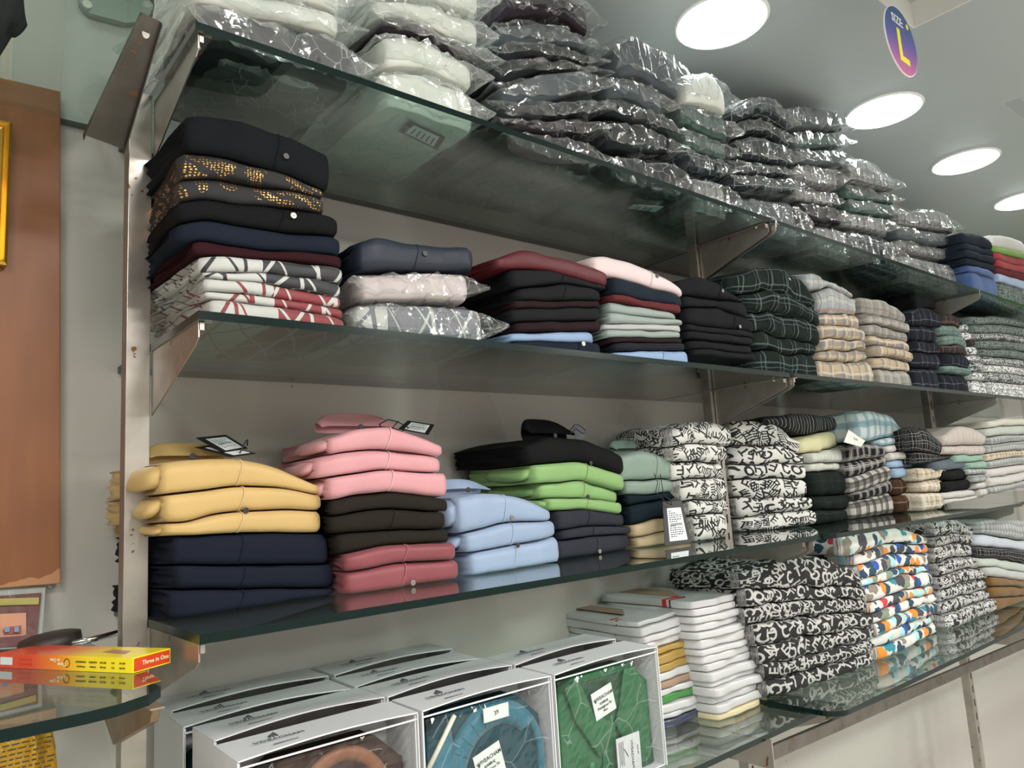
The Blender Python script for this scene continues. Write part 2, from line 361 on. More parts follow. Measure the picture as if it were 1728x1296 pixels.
ge = NT('green_glass_edge', .2, Specular_IOR_Level=.25).col(srgb(6, 26, 24))
def glass(lvl, bay, x0, x1, label, y0=1.0, z=None, r0=.0, r1=.0, y1=YB-.004, th=.012):
    z = (SZ[lvl] if z is None else z)+ZC
    P = []
    def arc(cx, cy_, a0, a1, r):
        for k in range(9):
            a = math.radians(a0+(a1-a0)*k/8); P.append((cx+r*math.cos(a), cy_+r*math.sin(a)))
    if r0: arc(x0+r0, y0+r0, 180, 270, r0)
    else: P.append((x0, y0))
    if r1: arc(x1-r1, y0+r1, 270, 360, r1)
    else: P.append((x1, y0))
    P += [(x1, y1), (x0, y1)]
    return MB().prism(P, 2, z-th, z, 0, 1).build('glass_shelf', [glass_f, ge], label=label, category='shelf', group='glass shelves', bevel=0)
glass(1, 0, X0-.004, X1-.002, 'top glass shelf of the first bay, under white and dark bagged shirts')
glass(1, 1, X1+.003, X2-.003, 'top glass shelf of the second bay, under bagged checked shirts', r0=.03)
glass(1, 2, X2+.003, X3, 'top glass shelf of the far right bay', r0=.02)
glass(2, 0, X0, X1-.002, 'second glass shelf of the first bay, under dark and pink shirts')
glass(2, 1, X1+.003, X2-.003, 'second glass shelf of the second bay, under checked shirts', r0=.02)
glass(2, 2, X2+.003, X3, 'second glass shelf of the far right bay, under printed shirts')
glass(3, 0, X0+.0, X1+.055, 'third glass shelf of the first bay, under yellow, pink and blue shirts', y0=.998)
glass(3, 1, X1+.06, X2+.02, 'third glass shelf of the second bay, under letter print and checked shirts', r0=.035, y0=.975)
glass(3, 2, X2+.025, X3, 'third glass shelf of the far right bay')
glass(4, 0, X0, X1-.06, 'lowest glass shelf of the first bay, under shirt boxes and white packs', y0=1.0, z=Z4)
glass(4, 1, X1-.095, X2+.03, 'lowest glass shelf of the second bay, under black letter print shirts', y0=.925, z=Z4B, r0=.05, th=.012)
glass(4, 2, X2+.035, X3, 'lowest glass shelf of the far right bay', y0=.985, z=Z4B)
for lvl in (1, 2, 3, 4):
    bracket(X0+.003, lvl, 0, flip=1)
    bracket(X1-.004, lvl, 1, ', left one of the pair', flip=-1, yf=1.01)
    bracket(X1+.006, lvl, 1, ', right one of the pair', flip=1, yf=.995 if lvl < 4 else .97, z=Z4B if lvl == 4 else None)
    bracket(X2, lvl, 2, flip=1, yf=1.0, z=Z4B if lvl == 4 else None)
    bracket(X3, lvl, 3, flip=-1, z=Z4B if lvl == 4 else None)
# clothes rail under the lowest shelf
ra, rb = hY(1297, 1272, 1.0), hY(1728, 1086, 1.0)
rl = empty('clothes_rail', (ra[0], 1.0, ra[2]), 'flat steel clothes rail running under the lowest shelf', 'rail')
dz = (rb[2]-ra[2])/(rb[0]-ra[0]); L = X3-ra[0]
MB().prism([(0, -.015), (L, -.015+dz*L), (L, .015+dz*L), (0, .015)], 1, -.006, .006).build('bar', steel('dark_steel', (128, 122, 116), .3), rl, bevel=.002)
for xx in (0., X2-ra[0]):
    MB().box((xx-.003, -.012, -.03+dz*xx), (xx+.001, YP-1.0, .03+dz*xx)).box((xx-.02, YP-1.004, -.035+dz*xx), (xx+.02, YP-1.0, .035+dz*xx)).build('rail_arm', st, rl)
# ------------------------------------------------------------------ folded clothes
def wob(P, waves, k, amp, ridge=False, sd=0):
    rs = np.random.RandomState(sd); out = np.zeros(len(P)); Q = P.copy()
    for i in range(waves):
        d = rs.normal(size=3); d /= np.linalg.norm(d); f = k*(1+1.4*rs.rand())
        ph = rs.rand()*6.28; a = Q@d*f+ph+1.3*np.sin(Q@rs.normal(size=3)*k*.4+rs.rand()*6)
        s = np.sin(a)
        out += (1-np.abs(s))**2-.35 if ridge else s*(k/f)
    return out*amp/math.sqrt(waves)
def interpb(b, s):
    b = sorted(b); return np.interp(s, [p[0] for p in b], [p[1] for p in b])
def wob2(x, y, sd, k, amp):
    """the wavy boundary shared by the two garments that touch along it"""
    rs = np.random.RandomState(sd); out = 0*x
    for i in range(5):
        a = rs.rand()*6.28; f = k*(.7+1.6*rs.rand()); out = out+np.sin((x*math.cos(a)+y*math.sin(a))*f+rs.rand()*6.28+1.2*np.sin(x*f*.3+y*f*.4))*(k/f)
    return out*amp/2.2
def slab(Fp, D, zt, zb, N, Md, K, inner, b, wr, wk, seed, bag=False, layers=3, roundc=.006, sdT=1, sdB=2):
    """a folded, soft slab. Fp: (N,2) front line in plan; D depth; zt, zb: (N,) heights. returns verts, faces, uvs, ring index lists"""
    s = np.linspace(0, 1, N); n = np.linspace(0, 1, Md)
    dirx = Fp[-1]-Fp[0]; Wd = np.linalg.norm(dirx); dirx = dirx/Wd; iny = np.array([-dirx[1], dirx[0]])
    S, Nn = np.meshgrid(s, n, indexing='ij'); rs = np.random.RandomState(seed)
    ww = (S-.5)*2; nn = (Nn-.5)*2
    xs = (S-.5)*(Wd-2*b); ys = b+Nn*(D-2*b)
    q = (np.abs(ww)*np.abs(nn))**8*roundc; xs -= np.sign(ww)*q; ys -= np.sign(nn)*q
    # ends and front edge run a little crooked
    ys = ys+(1-Nn)*(.003*np.sin(S*7+rs.rand()*6)+.0016*np.sin(S*17+rs.rand()*6)); xs = xs+.004*np.sin(Nn*6+rs.rand()*6)*np.abs(ww)**3
    mid = (Fp[0]+Fp[-1])/2
    fx = mid[0]+xs*dirx[0]+ys*iny[0]; fy = mid[1]+xs*dirx[1]+ys*iny[1]
    edge = np.maximum(np.abs(ww)**10, np.abs(nn)**14)
    ZT = zt[:, None]+0*Nn+wob2(fx, fy, sdT, wk, wr); ZB = zb[:, None]+0*Nn+wob2(fx, fy, sdB, wk, wr)
    ZT = np.maximum(ZT, ZB+.003)
    mz = (ZT+ZB)/2; h = (ZT-ZB)/2
    if bag: h = h*(1-.93*np.abs(ww)**7)*(1-.35*np.abs(nn)**8)
    ef = 1-(.06 if not bag else .2)*edge
    T = np.stack([fx, fy, mz+h*ef], -1).reshape(-1, 3); B = np.stack([fx, fy, mz-h*ef], -1).reshape(-1, 3)
    uo = rs.rand(2)*3; th = 2*float(h.max())
    uvT = np.stack([xs+Wd/2, ys+th], -1).reshape(-1, 2); uvB = np.stack([xs+Wd/2, -ys-.0], -1).reshape(-1, 2)
    ring = [(i, 0) for i in range(N)]+[(N-1, j) for j in range(1, Md)]+[(i, Md-1) for i in range(N-2, -1, -1)]+[(0, j) for j in range(Md-2, 0, -1)]
    ri = np.array([i*Md+j for i, j in ring]); nb = len(ring)
    wv = ww.reshape(-1)[ri]; nv = nn.reshape(-1)[ri]; nr = Nn.reshape(-1)[ri]
    ox = np.sign(wv)*np.abs(wv)**11; oy = np.sign(nv)*np.abs(nv)**11; l = np.sqrt(ox**2+oy**2)+1e-9; ox /= l; oy /= l
    out = ox[:, None]*dirx[None]+oy[:, None]*iny[None]
    left = np.clip(-ox, 0, 1); sidew = np.abs(ox)
    ts = np.linspace(.92, -.92, K)
    hb = h.reshape(-1)[ri]; mb = mz.reshape(-1)[ri]; Sx = fx.reshape(-1)[ri]; Sy = fy.reshape(-1)[ri]
    rows = []; uvr = []; along = np.concatenate([[0], np.cumsum(np.hypot(np.diff(Sx), np.diff(Sy)))])
    lph = rs.rand()*3; fl = rs.uniform(-.3, .3); back = np.clip((nr-.03)/.10, 0, 1)*left
    for t in ts:
        off = b*(1-((t-fl*.3)*.93)**4)
        g = math.sin((t+1)*math.pi*layers+lph)
        o2 = off-back*(inner*(1-abs(t)**6))+back*(.3*inner)*(g+.6*np.sin(along*45+t*5+lph))
        if bag: o2 = off*.5
        z = mb+hb*t
        rows.append(np.stack([Sx+out[:, 0]*o2, Sy+out[:, 1]*o2, z], -1)); uvr.append(np.stack([along, np.full(nb, (1-t)*-.5*th+th)], -1))
    V = np.concatenate([T, B]+rows); UV = np.concatenate([uvT, uvB]+uvr)+uo
    amt = wob(V*np.array([1, 1, .5]), 5, wk*1.2, wr*.9, False, seed+1)+(wob(V*np.array([1, 1, .7]), 5, wk*1.7, wr*.8, True, seed+2) if wr > .0015 else 0)
    if K:
        vo = np.concatenate([out]*K); V[2*len(T):, 0] += vo[:, 0]*amt[2*len(T):]; V[2*len(T):, 1] += vo[:, 1]*amt[2*len(T):]
    Fs = []; o_ = len(T)
    for i in range(N-1):
        for j in range(Md-1):
            a = i*Md+j; q = (a, a+Md, a+Md+1, a+1); Fs.append(q); Fs.append((q[0]+o_, q[3]+o_, q[2]+o_, q[1]+o_))
    lv = [ri]+[np.arange(nb)+2*len(T)+k*nb for k in range(K)]+[ri+len(T)]
    for k in range(K+1):
        A, Bv = lv[k], lv[k+1]
        for i in range(nb): Fs.append((A[i], Bv[i], Bv[(i+1) % nb], A[(i+1) % nb]))
    slab.cols = lambda i: [i*Md+2, i*Md+1]+[int(l_[i]) for l_ in lv]
    slab.iny = iny
    return V, Fs, UV
ORD = ['topmost']+[w_+' down' for w_ in 'second third fourth fifth sixth seventh eighth ninth tenth eleventh twelfth thirteenth fourteenth fifteenth'.split()]
bag_m = clear('clear_polybag', .022, 1.7, (.98, .99, .99), .13, 34, crease=.22, base=.03)
bagw_m = clear('milky_polybag', .10, 1.6, (.97, .99, .98), .13, 34, crease=.22, base=.03)
bagc_m = clear('clear_film', .006, 1.1, (.98, .99, .99), .07, 16, crease=.10, base=.006)
SEED = [100]
def stack(pile, z, front, bnds, items, D=.27, res=1, jit=.004, wrk=None, noun='shirt', cat='shirt', group=None, snap=True):
    """pile: text naming the pile. front: ('c', pxL, pxR) contact pixels on the shelf, or ('y', YL, YR).
    bnds: boundary curves top to bottom in photo pixels. items: (material, colour words, options)"""
    if front[0] == 'c':
        A, B = hZ(*front[1], z), hZ(*front[2], z)
    else:
        yl, yr = front[1], front[-1]
        A = hY(*bnds[-1][0], yl); B = hY(*bnds[-1][-1], yr)
    A, B = A[:2], B[:2]; dr = B-A; W0 = np.linalg.norm(dr); dr /= W0; inn = np.array([-dr[1], dr[0]])
    if inn[1] < 0: inn = -inn
    def sz(u, v):   # pixel -> position in the pile's vertical front plane
        r = ray(u, v); k = (A@inn)/(r[0]*inn[0]+r[1]*inn[1]); p = r*k
        return (float((p[:2]-A)@dr), float(p[2]+ZC))
    Bs = [[sz(*p) for p in b] for b in bnds]
    zs = z+ZC+.001
    if snap: Bs[-1] = [(p[0], zs) for p in Bs[-1]]
    objs = []; n = len(items); SEED[0] += 500; sb0 = SEED[0]
    for i, it in enumerate(items):
        mat, words = it[0], it[1]; op = it[2] if len(it) > 2 else {}
        t, b = Bs[i], Bs[i+1]; SEED[0] += 7; seed = SEED[0]; rs = np.random.RandomState(seed)
        jit = max(jit, .0075) if (wrk or 0) > .002 else jit
        sL = (t[0][0]+b[0][0])/2+op.get('l', 0)+jit*rs.randn()*.5; sR = (t[-1][0]+b[-1][0])/2+op.get('r', 0)+jit*rs.randn()*.5
        near = res
        N, Md, K = (34, 12, 8) if near == 1 else ((22, 9, 6) if near == 2 else (14, 7, 5))
        s = np.linspace(sL, sR, N); zt = interpb(t, s); zb = interpb(b, s)
        if snap: zb = np.maximum(zb, zs)
        zt = np.maximum(zt, zb+.004); kern = np.array([1, 2, 3, 2, 1])/9.
        for _ in range(2):
            zt = np.convolve(np.pad(zt, 2, 'edge'), kern, 'valid'); zb = np.convolve(np.pad(zb, 2, 'edge'), kern, 'valid')
        dn = jit*rs.randn()*.8+op.get('fwd', 0); Dd = D*(1+.04*rs.randn())
        Fp = A[None]+s[:, None]*dr[None]+inn[None]*dn
        th = float((zt-zb).mean()); isbag = op.get('bag')
        bb = min(th*.36, .011) if (wrk or 0) < .002 else min(th*.46, .017)
        bb = op.get('bb', bb)
        wr = op.get('wr', (.0011 if wrk is None else wrk)); wk = op.get('wk', 42)
        g = group or ('folded clothes of '+pile)
        lab = op.get('label') or ('%s %s, %s in %s' % (words, noun, ORD[i] if i < n-1 or n == 1 else 'lowest', pile))
        if isbag:
            cx = Fp.mean(0)+inn*Dd/2
            root = empty('bagged_shirt', (cx[0], cx[1], float(zb.min())), lab, cat, g); og = (cx[0], cx[1], float(zb.min()))
            mzz = (zt+zb)/2; hh = (zt-zb)/2
            ins = .016; F2 = Fp[0]+(Fp[-1]-Fp[0])*np.linspace(ins/W0*1.2, 1-ins/W0*1.2, N)[:, None]+inn*.012
            V, Fs, UV = slab(F2, Dd-.03, mzz+hh*.80, mzz-hh*.86, N, Md, K, .008, bb*.8, .0012, 40, seed)
            mesh('shirt', V, Fs, mat, root, uv=UV, origin=og)
            N2, M2, K2 = (20, 10, 3) if near < 3 else (15, 8, 3)
            zt2 = np.interp(np.linspace(0, 1, N2), np.linspace(0, 1, N), zt); zb2 = np.interp(np.linspace(0, 1, N2), np.linspace(0, 1, N), zb)
            Fe = Fp[0]+(Fp[-1]-Fp[0])*np.linspace(-op.get('ex', .02), 1+op.get('ex', .05), N2)[:, None]-inn*.004
            V, Fs, UV = slab(Fe, Dd+.01, zt2+.001, zb2, N2, M2, K2, .0, bb, .0022, 60, seed+3, bag=True, roundc=-.010)
            jt = NR.normal(size=(len(V), 3))*np.array([.0035, .0035, .0026]); V = V+jt
            Fs = [tuple(int(x) for x in f) for f in Fs]
            Fs = [q_ for f in Fs for q_ in (((f[0], f[1], f[2]), (f[0], f[2], f[3])) if (f[0]+f[2]) % 3 else ((f[0], f[1], f[3]), (f[1], f[2], f[3])))]
            if snap: V[:, 2] = np.maximum(V[:, 2], zs-.0005)
            mesh('plastic_bag', V, Fs, {1: bag_m, 2: bagw_m}[isbag], root, origin=og, smooth=False)
            objs.append((root, Fp, zt, zb, og)); continue
        V, Fs, UV = slab(Fp, Dd, zt-.0002, zb+.0006, N, Md, K, op.get('inner', .014 if th > .012 else .006), bb, wr, wk, seed, sdT=sb0+i, sdB=sb0+i+1, layers=3 if th > .02 else 2)
        if snap: V[:, 2] = np.maximum(V[:, 2], zs-.0005)
        o = mesh(op.get('name', 'folded_shirt'), V, Fs, mat, uv=UV, label=lab, category=cat, group=g)
        og = tuple(o.location)
        if op.get('seam') is not None:   # front placket edge and button following the fold
            q = op['seam']; sx = sL+(sR-sL)*q; zc1 = float(np.interp(sx, s, zt)); zc0 = float(np.interp(sx, s, zb))
            P0 = A+dr*sx+inn*dn; ci = slab.cols(int(round(q*(N-1)))); V2 = []; c0 = V[ci]
            for k, p in enumerate(c0):
                d_ = np.array([0, 0, 1.]) if k < 3 else np.array([-inn[0], -inn[1], 0.])
                bow = .004*math.sin(k*.45)
                for e in (-.0009, .0009): r_ = p+d_*.0006; V2.append((r_[0]+dr[0]*(e+bow), r_[1]+dr[1]*(e+bow), r_[2]))
            F2 = [(2*k, 2*k+1, 2*k+3, 2*k+2) for k in range(len(c0)-1)]
            s2 = mesh('placket_edge', V2, F2, op.get('seam_mat', mat), o, origin=og)
            md = s2.modifiers.new('s', 'SOLIDIFY'); md.thickness = .0009
            if op.get('btn'):
                bm_ = {'grey': plain('grey_button', (128, 124, 118), .3), 'dark': plain('dark_button', (48, 44, 44), .3), 'white': plain('white_button', (205, 205, 200), .3)}[op['btn']]
                q = op.get('bq', .5); p = P0+dr*.011+inn*(-.0012); zz = zc1+(zc0-zc1)*q
                bt = MB().disc((p[0], p[1], zz), .0048, 1, .0022, 20).build('button', bm_, o, smooth=False, bevel=.0006, origin=og)
                for ddx in (-.0013, .0013): MB().disc((p[0]+ddx, p[1]-.0012, zz), .0006, 1, .0006, 8).build('button_hole', dark_slot, bt, origin=og)
        objs.append((o, Fp, zt, zb, og))
    return objs
def lerpb(b0, b1, n, bend=0.):
    """n+1 boundary curves from b0 (top) to b1 (bottom), three points each"""
    def at(b, t):
        u = [p[0] for p in b]; v = [p[1] for p in b]; x = u[0]+(u[-1]-u[0])*t; return x, float(np.interp(x, u, v))
    out = []; k = [0]+sorted([(i+R.uniform(-.18, .18))/n for i in range(1, n)])+[1]
    for a in k:
        row = []
        for t in (0, .25, .5, .75, 1):
            p, q = at(b0, t), at(b1, t); row.append((p[0]+(q[0]-p[0])*a, p[1]+(q[1]-p[1])*a + bend*math.sin(math.pi*t)*a*(1-a)*4))
        out.append(row)
    return out
def collar(o, og, P, dr, inn, zt, mat, wd=.09, hgt=.022, back=.05, btn=True):
    """a shirt collar standing on the folded top, two flaps"""
    for sgn in (-1, 1):
        c = P+inn*back; V = []
        for a in range(7):
            t = a/6; x = sgn*wd/2*t; y = .03*math.sin(t*2.6)
            for (dz_, dy_) in ((.001, 0), (hgt*(1-.3*t), .004), (hgt*(1.05-.3*t), .0), (hgt*.35*(1-.2*t)+.004, -.03-.012*t)):
                p = c+dr*x+inn*(y+dy_); V.append((p[0], p[1], zt+dz_))
        Fs = [(a*4+k, a*4+k+1, a*4+5+k, a*4+4+k) for a in range(6) for k in range(3)]
        q = mesh('collar', V, Fs, mat, o, origin=og); md = q.modifiers.new('s', 'SOLIDIFY'); md.thickness = .002
        md = q.modifiers.new('u', 'SUBSURF'); md.levels = 1; md.render_levels = 1
    if btn:
        p = P+inn*(back-.012); MB().disc((p[0], p[1], zt+.007), .0055, 1, .0024, 20).build('collar_button', plain('dark_button', (48, 44, 44), .3), o, bevel=.0006, origin=og)
tag_b = plain('black_card', (18, 18, 20), .5); tag_w = plain('white_label', (214, 220, 222), .5); ink = plain('ink', (40, 42, 48), .6)
def swing_tag(P4, label, string=None, lines=9):
    """black card with a white printed label. P4: corners TL, TR, BR, BL"""
    P4 = [np.array(p, float) for p in P4]; nrm = np.cross(P4[1]-P4[0], P4[3]-P4[0]); nrm /= np.linalg.norm(nrm); P4[2] = P4[2]-nrm*float((P4[2]-P4[0])@nrm); c = sum(P4)/4
    o = empty('swing_tag', tuple(c), label, 'tag', 'swing tags on the shirts')
    Q = lambda a, b, k=0.: P4[0]*(1-a)*(1-b)+P4[1]*a*(1-b)+P4[2]*a*b+P4[3]*(1-a)*b+nrm*k-c
    def card(name, a0, b0, a1, b1, k0, k1, mat, par):
        V = [Q(a0, b0, k0), Q(a1, b0, k0), Q(a1, b1, k0), Q(a0, b1, k0), Q(a0, b0, k1), Q(a1, b0, k1), Q(a1, b1, k1), Q(a0, b1, k1)]
        return mesh(name, V, [(0, 1, 2, 3), (7, 6, 5, 4), (0, 4, 5, 1), (1, 5, 6, 2), (2, 6, 7, 3), (3, 7, 4, 0)], mat, par, False)
    card('card', 0, 0, 1, 1, -.0006, .0006, tag_b, o)
    sgn = -1 if (nrm@(c-np.array([0, 0, ZC]))) > 0 else 1
    lb = card('printed_label', .18, .16, .86, .92, .0007*sgn, .0012*sgn, tag_w, o)
    pr = MB()
    rr = random.Random(int(abs(c[0])*1000))
    for i in range(lines):
        b0 = .22+.64*i/lines; 
        if i == lines//2:
            for k in range(14):
                a0 = .28+.036*k; V = [Q(a0, b0, .0014*sgn), Q(a0+.02, b0, .0014*sgn), Q(a0+.02, b0+.06, .0014*sgn), Q(a0, b0+.06, .0014*sgn)]; pr.add(V, [(0, 1, 2, 3)])
            continue
        a = .24
        while a < .74:
            w_ = rr.uniform(.03, .1); V = [Q(a, b0, .0014*sgn), Q(min(a+w_, .8), b0, .0014*sgn), Q(min(a+w_, .8), b0+.022, .0014*sgn), Q(a, b0+.022, .0014*sgn)]; pr.add(V, [(0, 1, 2, 3)]); a += w_+.025
            if rr.random() < .12: break
    pr.build('print', ink, lb)
    if string is not None:
        MB().tube([np.array(p)-c for p in string], .0011, 6).build('string', tag_b, o, smooth=True)
    return o
# ------------------------------------------------------------------ third shelf, first bay
yel = cloth((224, 184, 108), 1); pnk = cloth((234, 160, 168), 1); brn = cloth((50, 43, 36)); rose = cloth((156, 68, 78), 1)
lbl = cloth((158, 182, 218), 1); blk = cloth((22, 23, 26)); grn = cloth((140, 190, 108), 1); slt = cloth((62, 64, 78)); sage = cloth((136, 162, 148), 1)
dteal = cloth((22, 44, 56)); bei = cloth((208, 184, 142), 1); nvy = cloth((30, 37, 58)); seamy = cloth((238, 206, 140)); seamp = cloth((250, 205, 195)); seamb = cloth((190, 208, 235)); seamr = cloth((190, 110, 112)); seamg = cloth((160, 180, 110))
S = {}
S['A'] = stack('the yellow and navy pile', Z3, ('c', (284, 1051), (574, 1004)), [
    [(262, 782), (285, 775), (330, 773), (402, 771), (475, 787), (553, 822)],
    [(264, 836), (330, 829), (402, 819), (475, 822), (551, 835)],
    [(266, 882), (300, 884), (360, 869), (402, 862), (492, 859), (548, 862)],
    [(284, 905), (402, 900), (480, 898), (560, 900)],
    [(284, 956), (402, 954), (567, 952)], [(284, 998), (416, 994), (573, 993)], [(283, 1051), (574, 1004)]],
    [(yel, 'yellow satin', dict(seam=.46, seam_mat=seamy)), (yel, 'yellow satin', dict(seam=.45, seam_mat=seamy)), (yel, 'yellow satin', dict(seam=.42, seam_mat=seamy, btn='dark', bq=-.02, fwd=-.008)),
     (nvy, 'dark navy', dict(seam=.38)), (nvy, 'dark navy', dict(seam=.4)), (nvy, 'dark navy', dict(seam=.4))], D=.26)
S['B'] = stack('the pink, brown and rose pile', Z3, ('c', (578, 1007), (785, 978)), [
    [(556, 738), (600, 722), (649, 718), (701, 732), (763, 752)], [(540, 772), (562, 763), (638, 758), (700, 762), (756, 770)],
    [(527, 808), (585, 800), (645, 793), (752, 798)], [(556, 845), (600, 835), (666, 829), (770, 842)], [(553, 872), (600, 864), (666, 859), (766, 862)],
    [(560, 902), (666, 893), (767, 892)], [(575, 937), (649, 920), (768, 916)], [(571, 968), (683, 949), (782, 943)], [(578, 1007), (785, 978)]],
    [(pnk, 'light pink', dict(seam=.5, seam_mat=seamp)), (pnk, 'light pink', dict(seam=.55, seam_mat=seamp)), (pnk, 'light pink', dict(seam=.53, seam_mat=seamp)),
     (brn, 'dark brown'), (brn, 'dark brown', dict(seam=.5)), (brn, 'dark brown'), (rose, 'dusty rose', dict(seam=.52, seam_mat=seamr)), (rose, 'dusty rose', dict(seam=.5, seam_mat=seamr, btn='grey', bq=.86))], D=.27)
S['C'] = stack('the light blue pile', Z3, ('c', (785, 975), (948, 949)), [
    [(768, 838), (800, 832), (839, 831), (894, 842), (934, 862)], [(768, 904), (849, 883), (930, 879)], [(790, 934), (860, 921), (952, 904)], [(785, 975), (948, 949)]],
    [(lbl, 'pale blue satin', dict(seam=.5, seam_mat=seamb, btn='grey', bq=.82)), (lbl, 'pale blue satin', dict(seam=.5, seam_mat=seamb)), (lbl, 'pale blue satin', dict(seam=.45, seam_mat=seamb, btn='dark', bq=.02))], D=.24)
S['D'] = stack('the black, green and slate pile', Z3, ('c', (950, 947), (1071, 926)), [
    [(884, 752), (922, 735), (985, 742), (1061, 772)], [(892, 784), (978, 778), (1054, 802)], [(908, 816), (985, 810), (1058, 829)], [(922, 841), (985, 840), (1056, 848)],
    [(929, 863), (985, 859), (1054, 867)], [(946, 895), (995, 888), (1064, 888)], [(950, 912), (995, 906), (1075, 900)], [(950, 947), (1071, 926)]],
    [(blk, 'black', dict(label='black shirt with a raised collar on top of the lime green shirts')), (grn, 'lime green', dict(seam=.55, seam_mat=seamg, btn='dark', bq=0.)), (grn, 'lime green', dict(seam=.5, seam_mat=seamg, btn='dark', bq=.9)), (grn, 'lime green', dict(seam=.5, seam_mat=seamg)),
     (slt, 'slate grey', dict(seam=.4)), (slt, 'slate grey', dict(seam=.42)), (slt, 'slate grey', dict(seam=.45, btn='grey', bq=.85))], D=.25)
S['E'] = stack('the sage, teal and beige pile', Z3, ('c', (1073, 926), (1198, 911)), [
    [(1040, 768), (1082, 758), (1106, 765), (1169, 791)], [(1052, 812), (1106, 808), (1166, 812)], [(1058, 835), (1099, 835), (1169, 826)], [(1060, 853), (1117, 843), (1174, 838)],
    [(1064, 888), (1117, 874), (1186, 873)], [(1077, 907), (1117, 897), (1191, 893)], [(1073, 926), (1198, 911)]],
    [(sage, 'sage green', dict(seam=.5, btn='grey', bq=.6)), (sage, 'sage green', dict(seam=.5)), (dteal, 'dark teal'), (dteal, 'dark teal'), (bei, 'beige'), (bei, 'beige')], D=.24)
lw = lambda nm, cell, comb=False: letters(nm, (196, 196, 192), (24, 24, 26), cell, comb=comb)
lw1 = lw('letters_on_white', .038); lw2 = lw('words_on_white', .030, True); lw3 = lw('small_words_on_white', .034, True)
S['F'] = stack('the word print pile behind the post', Z3, ('y', 1.19), [[(1128, 722), (1150, 712), (1200, 712), (1234, 722)], *lerpb([(1130, 752), (1180, 748), (1236, 752)], [(1178, 905), (1200, 903), (1240, 899)], 5)],
    [(lw2, 'white black-word print', dict(wr=.003))]*6, D=.24, res=2, wrk=.003)
S['G'] = stack('the letter print pile by the post', Z3, ('c', (1241, 899), (1376, 888)), [
    [(1227, 712), (1284, 706), (1330, 722), (1355, 745)], [(1228, 753), (1281, 750), (1330, 752), (1362, 766)], [(1229, 784), (1367, 781)], [(1227, 808), (1371, 807)],
    [(1237, 841), (1375, 838)], [(1243, 874), (1310, 866), (1381, 857)], [(1241, 899), (1376, 888)]],
    [(lw3, 'white black-word print', dict(btn=None)), (lw1, 'white black-letter print'), (lw1, 'white black-number print'), (lw3, 'white black-word print'), (lw1, 'white black-letter print'), (lw2, 'white black-word print')], D=.25, wrk=.0045)
pal = hstripe('pale_yellow_check', (214, 210, 168), (180, 180, 150), .026, .0035); cre = hstripe('cream_stripe', (206, 208, 200), (150, 155, 150), .03, .003)
dgr = plaid('dark_green_check', (20, 34, 30), [(.05, .02, 0, (12, 18, 20), .6), (.05, .002, .03, (50, 66, 60), .6)])
bst = hstripe('black_pin', (26, 26, 30), (180, 180, 180), .018, .0012)
bwp = plaid('black_white_check', (28, 28, 32), [(.045, .012, 0, (175, 170, 165), .5), (.045, .002, .03, (200, 200, 195), .8), (.045, .002, .036, (200, 200, 195), .8)])
bwp2 = plaid('white_on_black_check', (190, 186, 178), [(.05, .022, 0, (30, 30, 34), .75), (.05, .004, .035, (40, 40, 44), .7)])
blp = plaid('blue_white_check', (196, 204, 206), [(.06, .024, 0, (92, 142, 160), .7), (.06, .004, .04, (150, 170, 175), .6)])
S['H'] = stack('the pale and dark green pile', Z3, ('c', (1378, 888), (1442, 875)), [
    [(1352, 742), (1390, 730), (1424, 724)], [(1366, 765), (1428, 755)], [(1370, 781), (1424, 781)], [(1372, 796), (1432, 793)], [(1375, 838), (1442, 834)], [(1374, 861), (1440, 860)], [(1378, 888), (1442, 875)]],
    [(pal, 'pale yellow striped'), (cre, 'cream striped'), (cre, 'cream striped'), (dgr, 'dark green checked'), (dgr, 'dark green checked'), (dgr, 'dark green checked')], D=.24, res=2, wrk=.0022)
stack('the letter print pile', Z3, ('y', 1.22), [[(1292, 706), (1345, 696), (1418, 703)], [(1300, 712), (1352, 735), (1420, 724)]], [(bst, 'x', dict(label='black shirt with thin white wavy stripes above the pale yellow shirt', wr=.003))], D=.16, res=2, snap=False, group='folded clothes of the pale and dark green pile')
S['I'] = stack('the black and white checked pile', Z3, ('c', (1441, 878), (1519, 867)), [
    [(1424, 752), (1458, 745), (1500, 752)], [(1430, 781), (1503, 769)], [(1438, 806), (1510, 784)], [(1440, 834), (1515, 808)], [(1447, 846), (1517, 829)], [(1441, 878), (1519, 867)]],
    [(bwp, 'black white-checked'), (bwp, 'black white-checked'), (bwp2, 'broad black and white checked'), (bwp, 'black white-checked'), (bwp2, 'broad black and white checked')], D=.24, res=2, wrk=.0022)
lb2 = cloth((150, 180, 214)); wht = hstripe('white_grey_line', (208, 206, 202), (170, 160, 155), .03, .003); brp = plaid('brown_check', (88, 58, 38), [(.05, .018, 0, (50, 34, 26), .6), (.05, .003, .03, (190, 170, 140), .5)])
bgp = plaid('beige_check', (200, 188, 164), [(.04, .004, 0, (120, 84, 60), .7), (.04, .008, .018, (228, 224, 214), .7)])
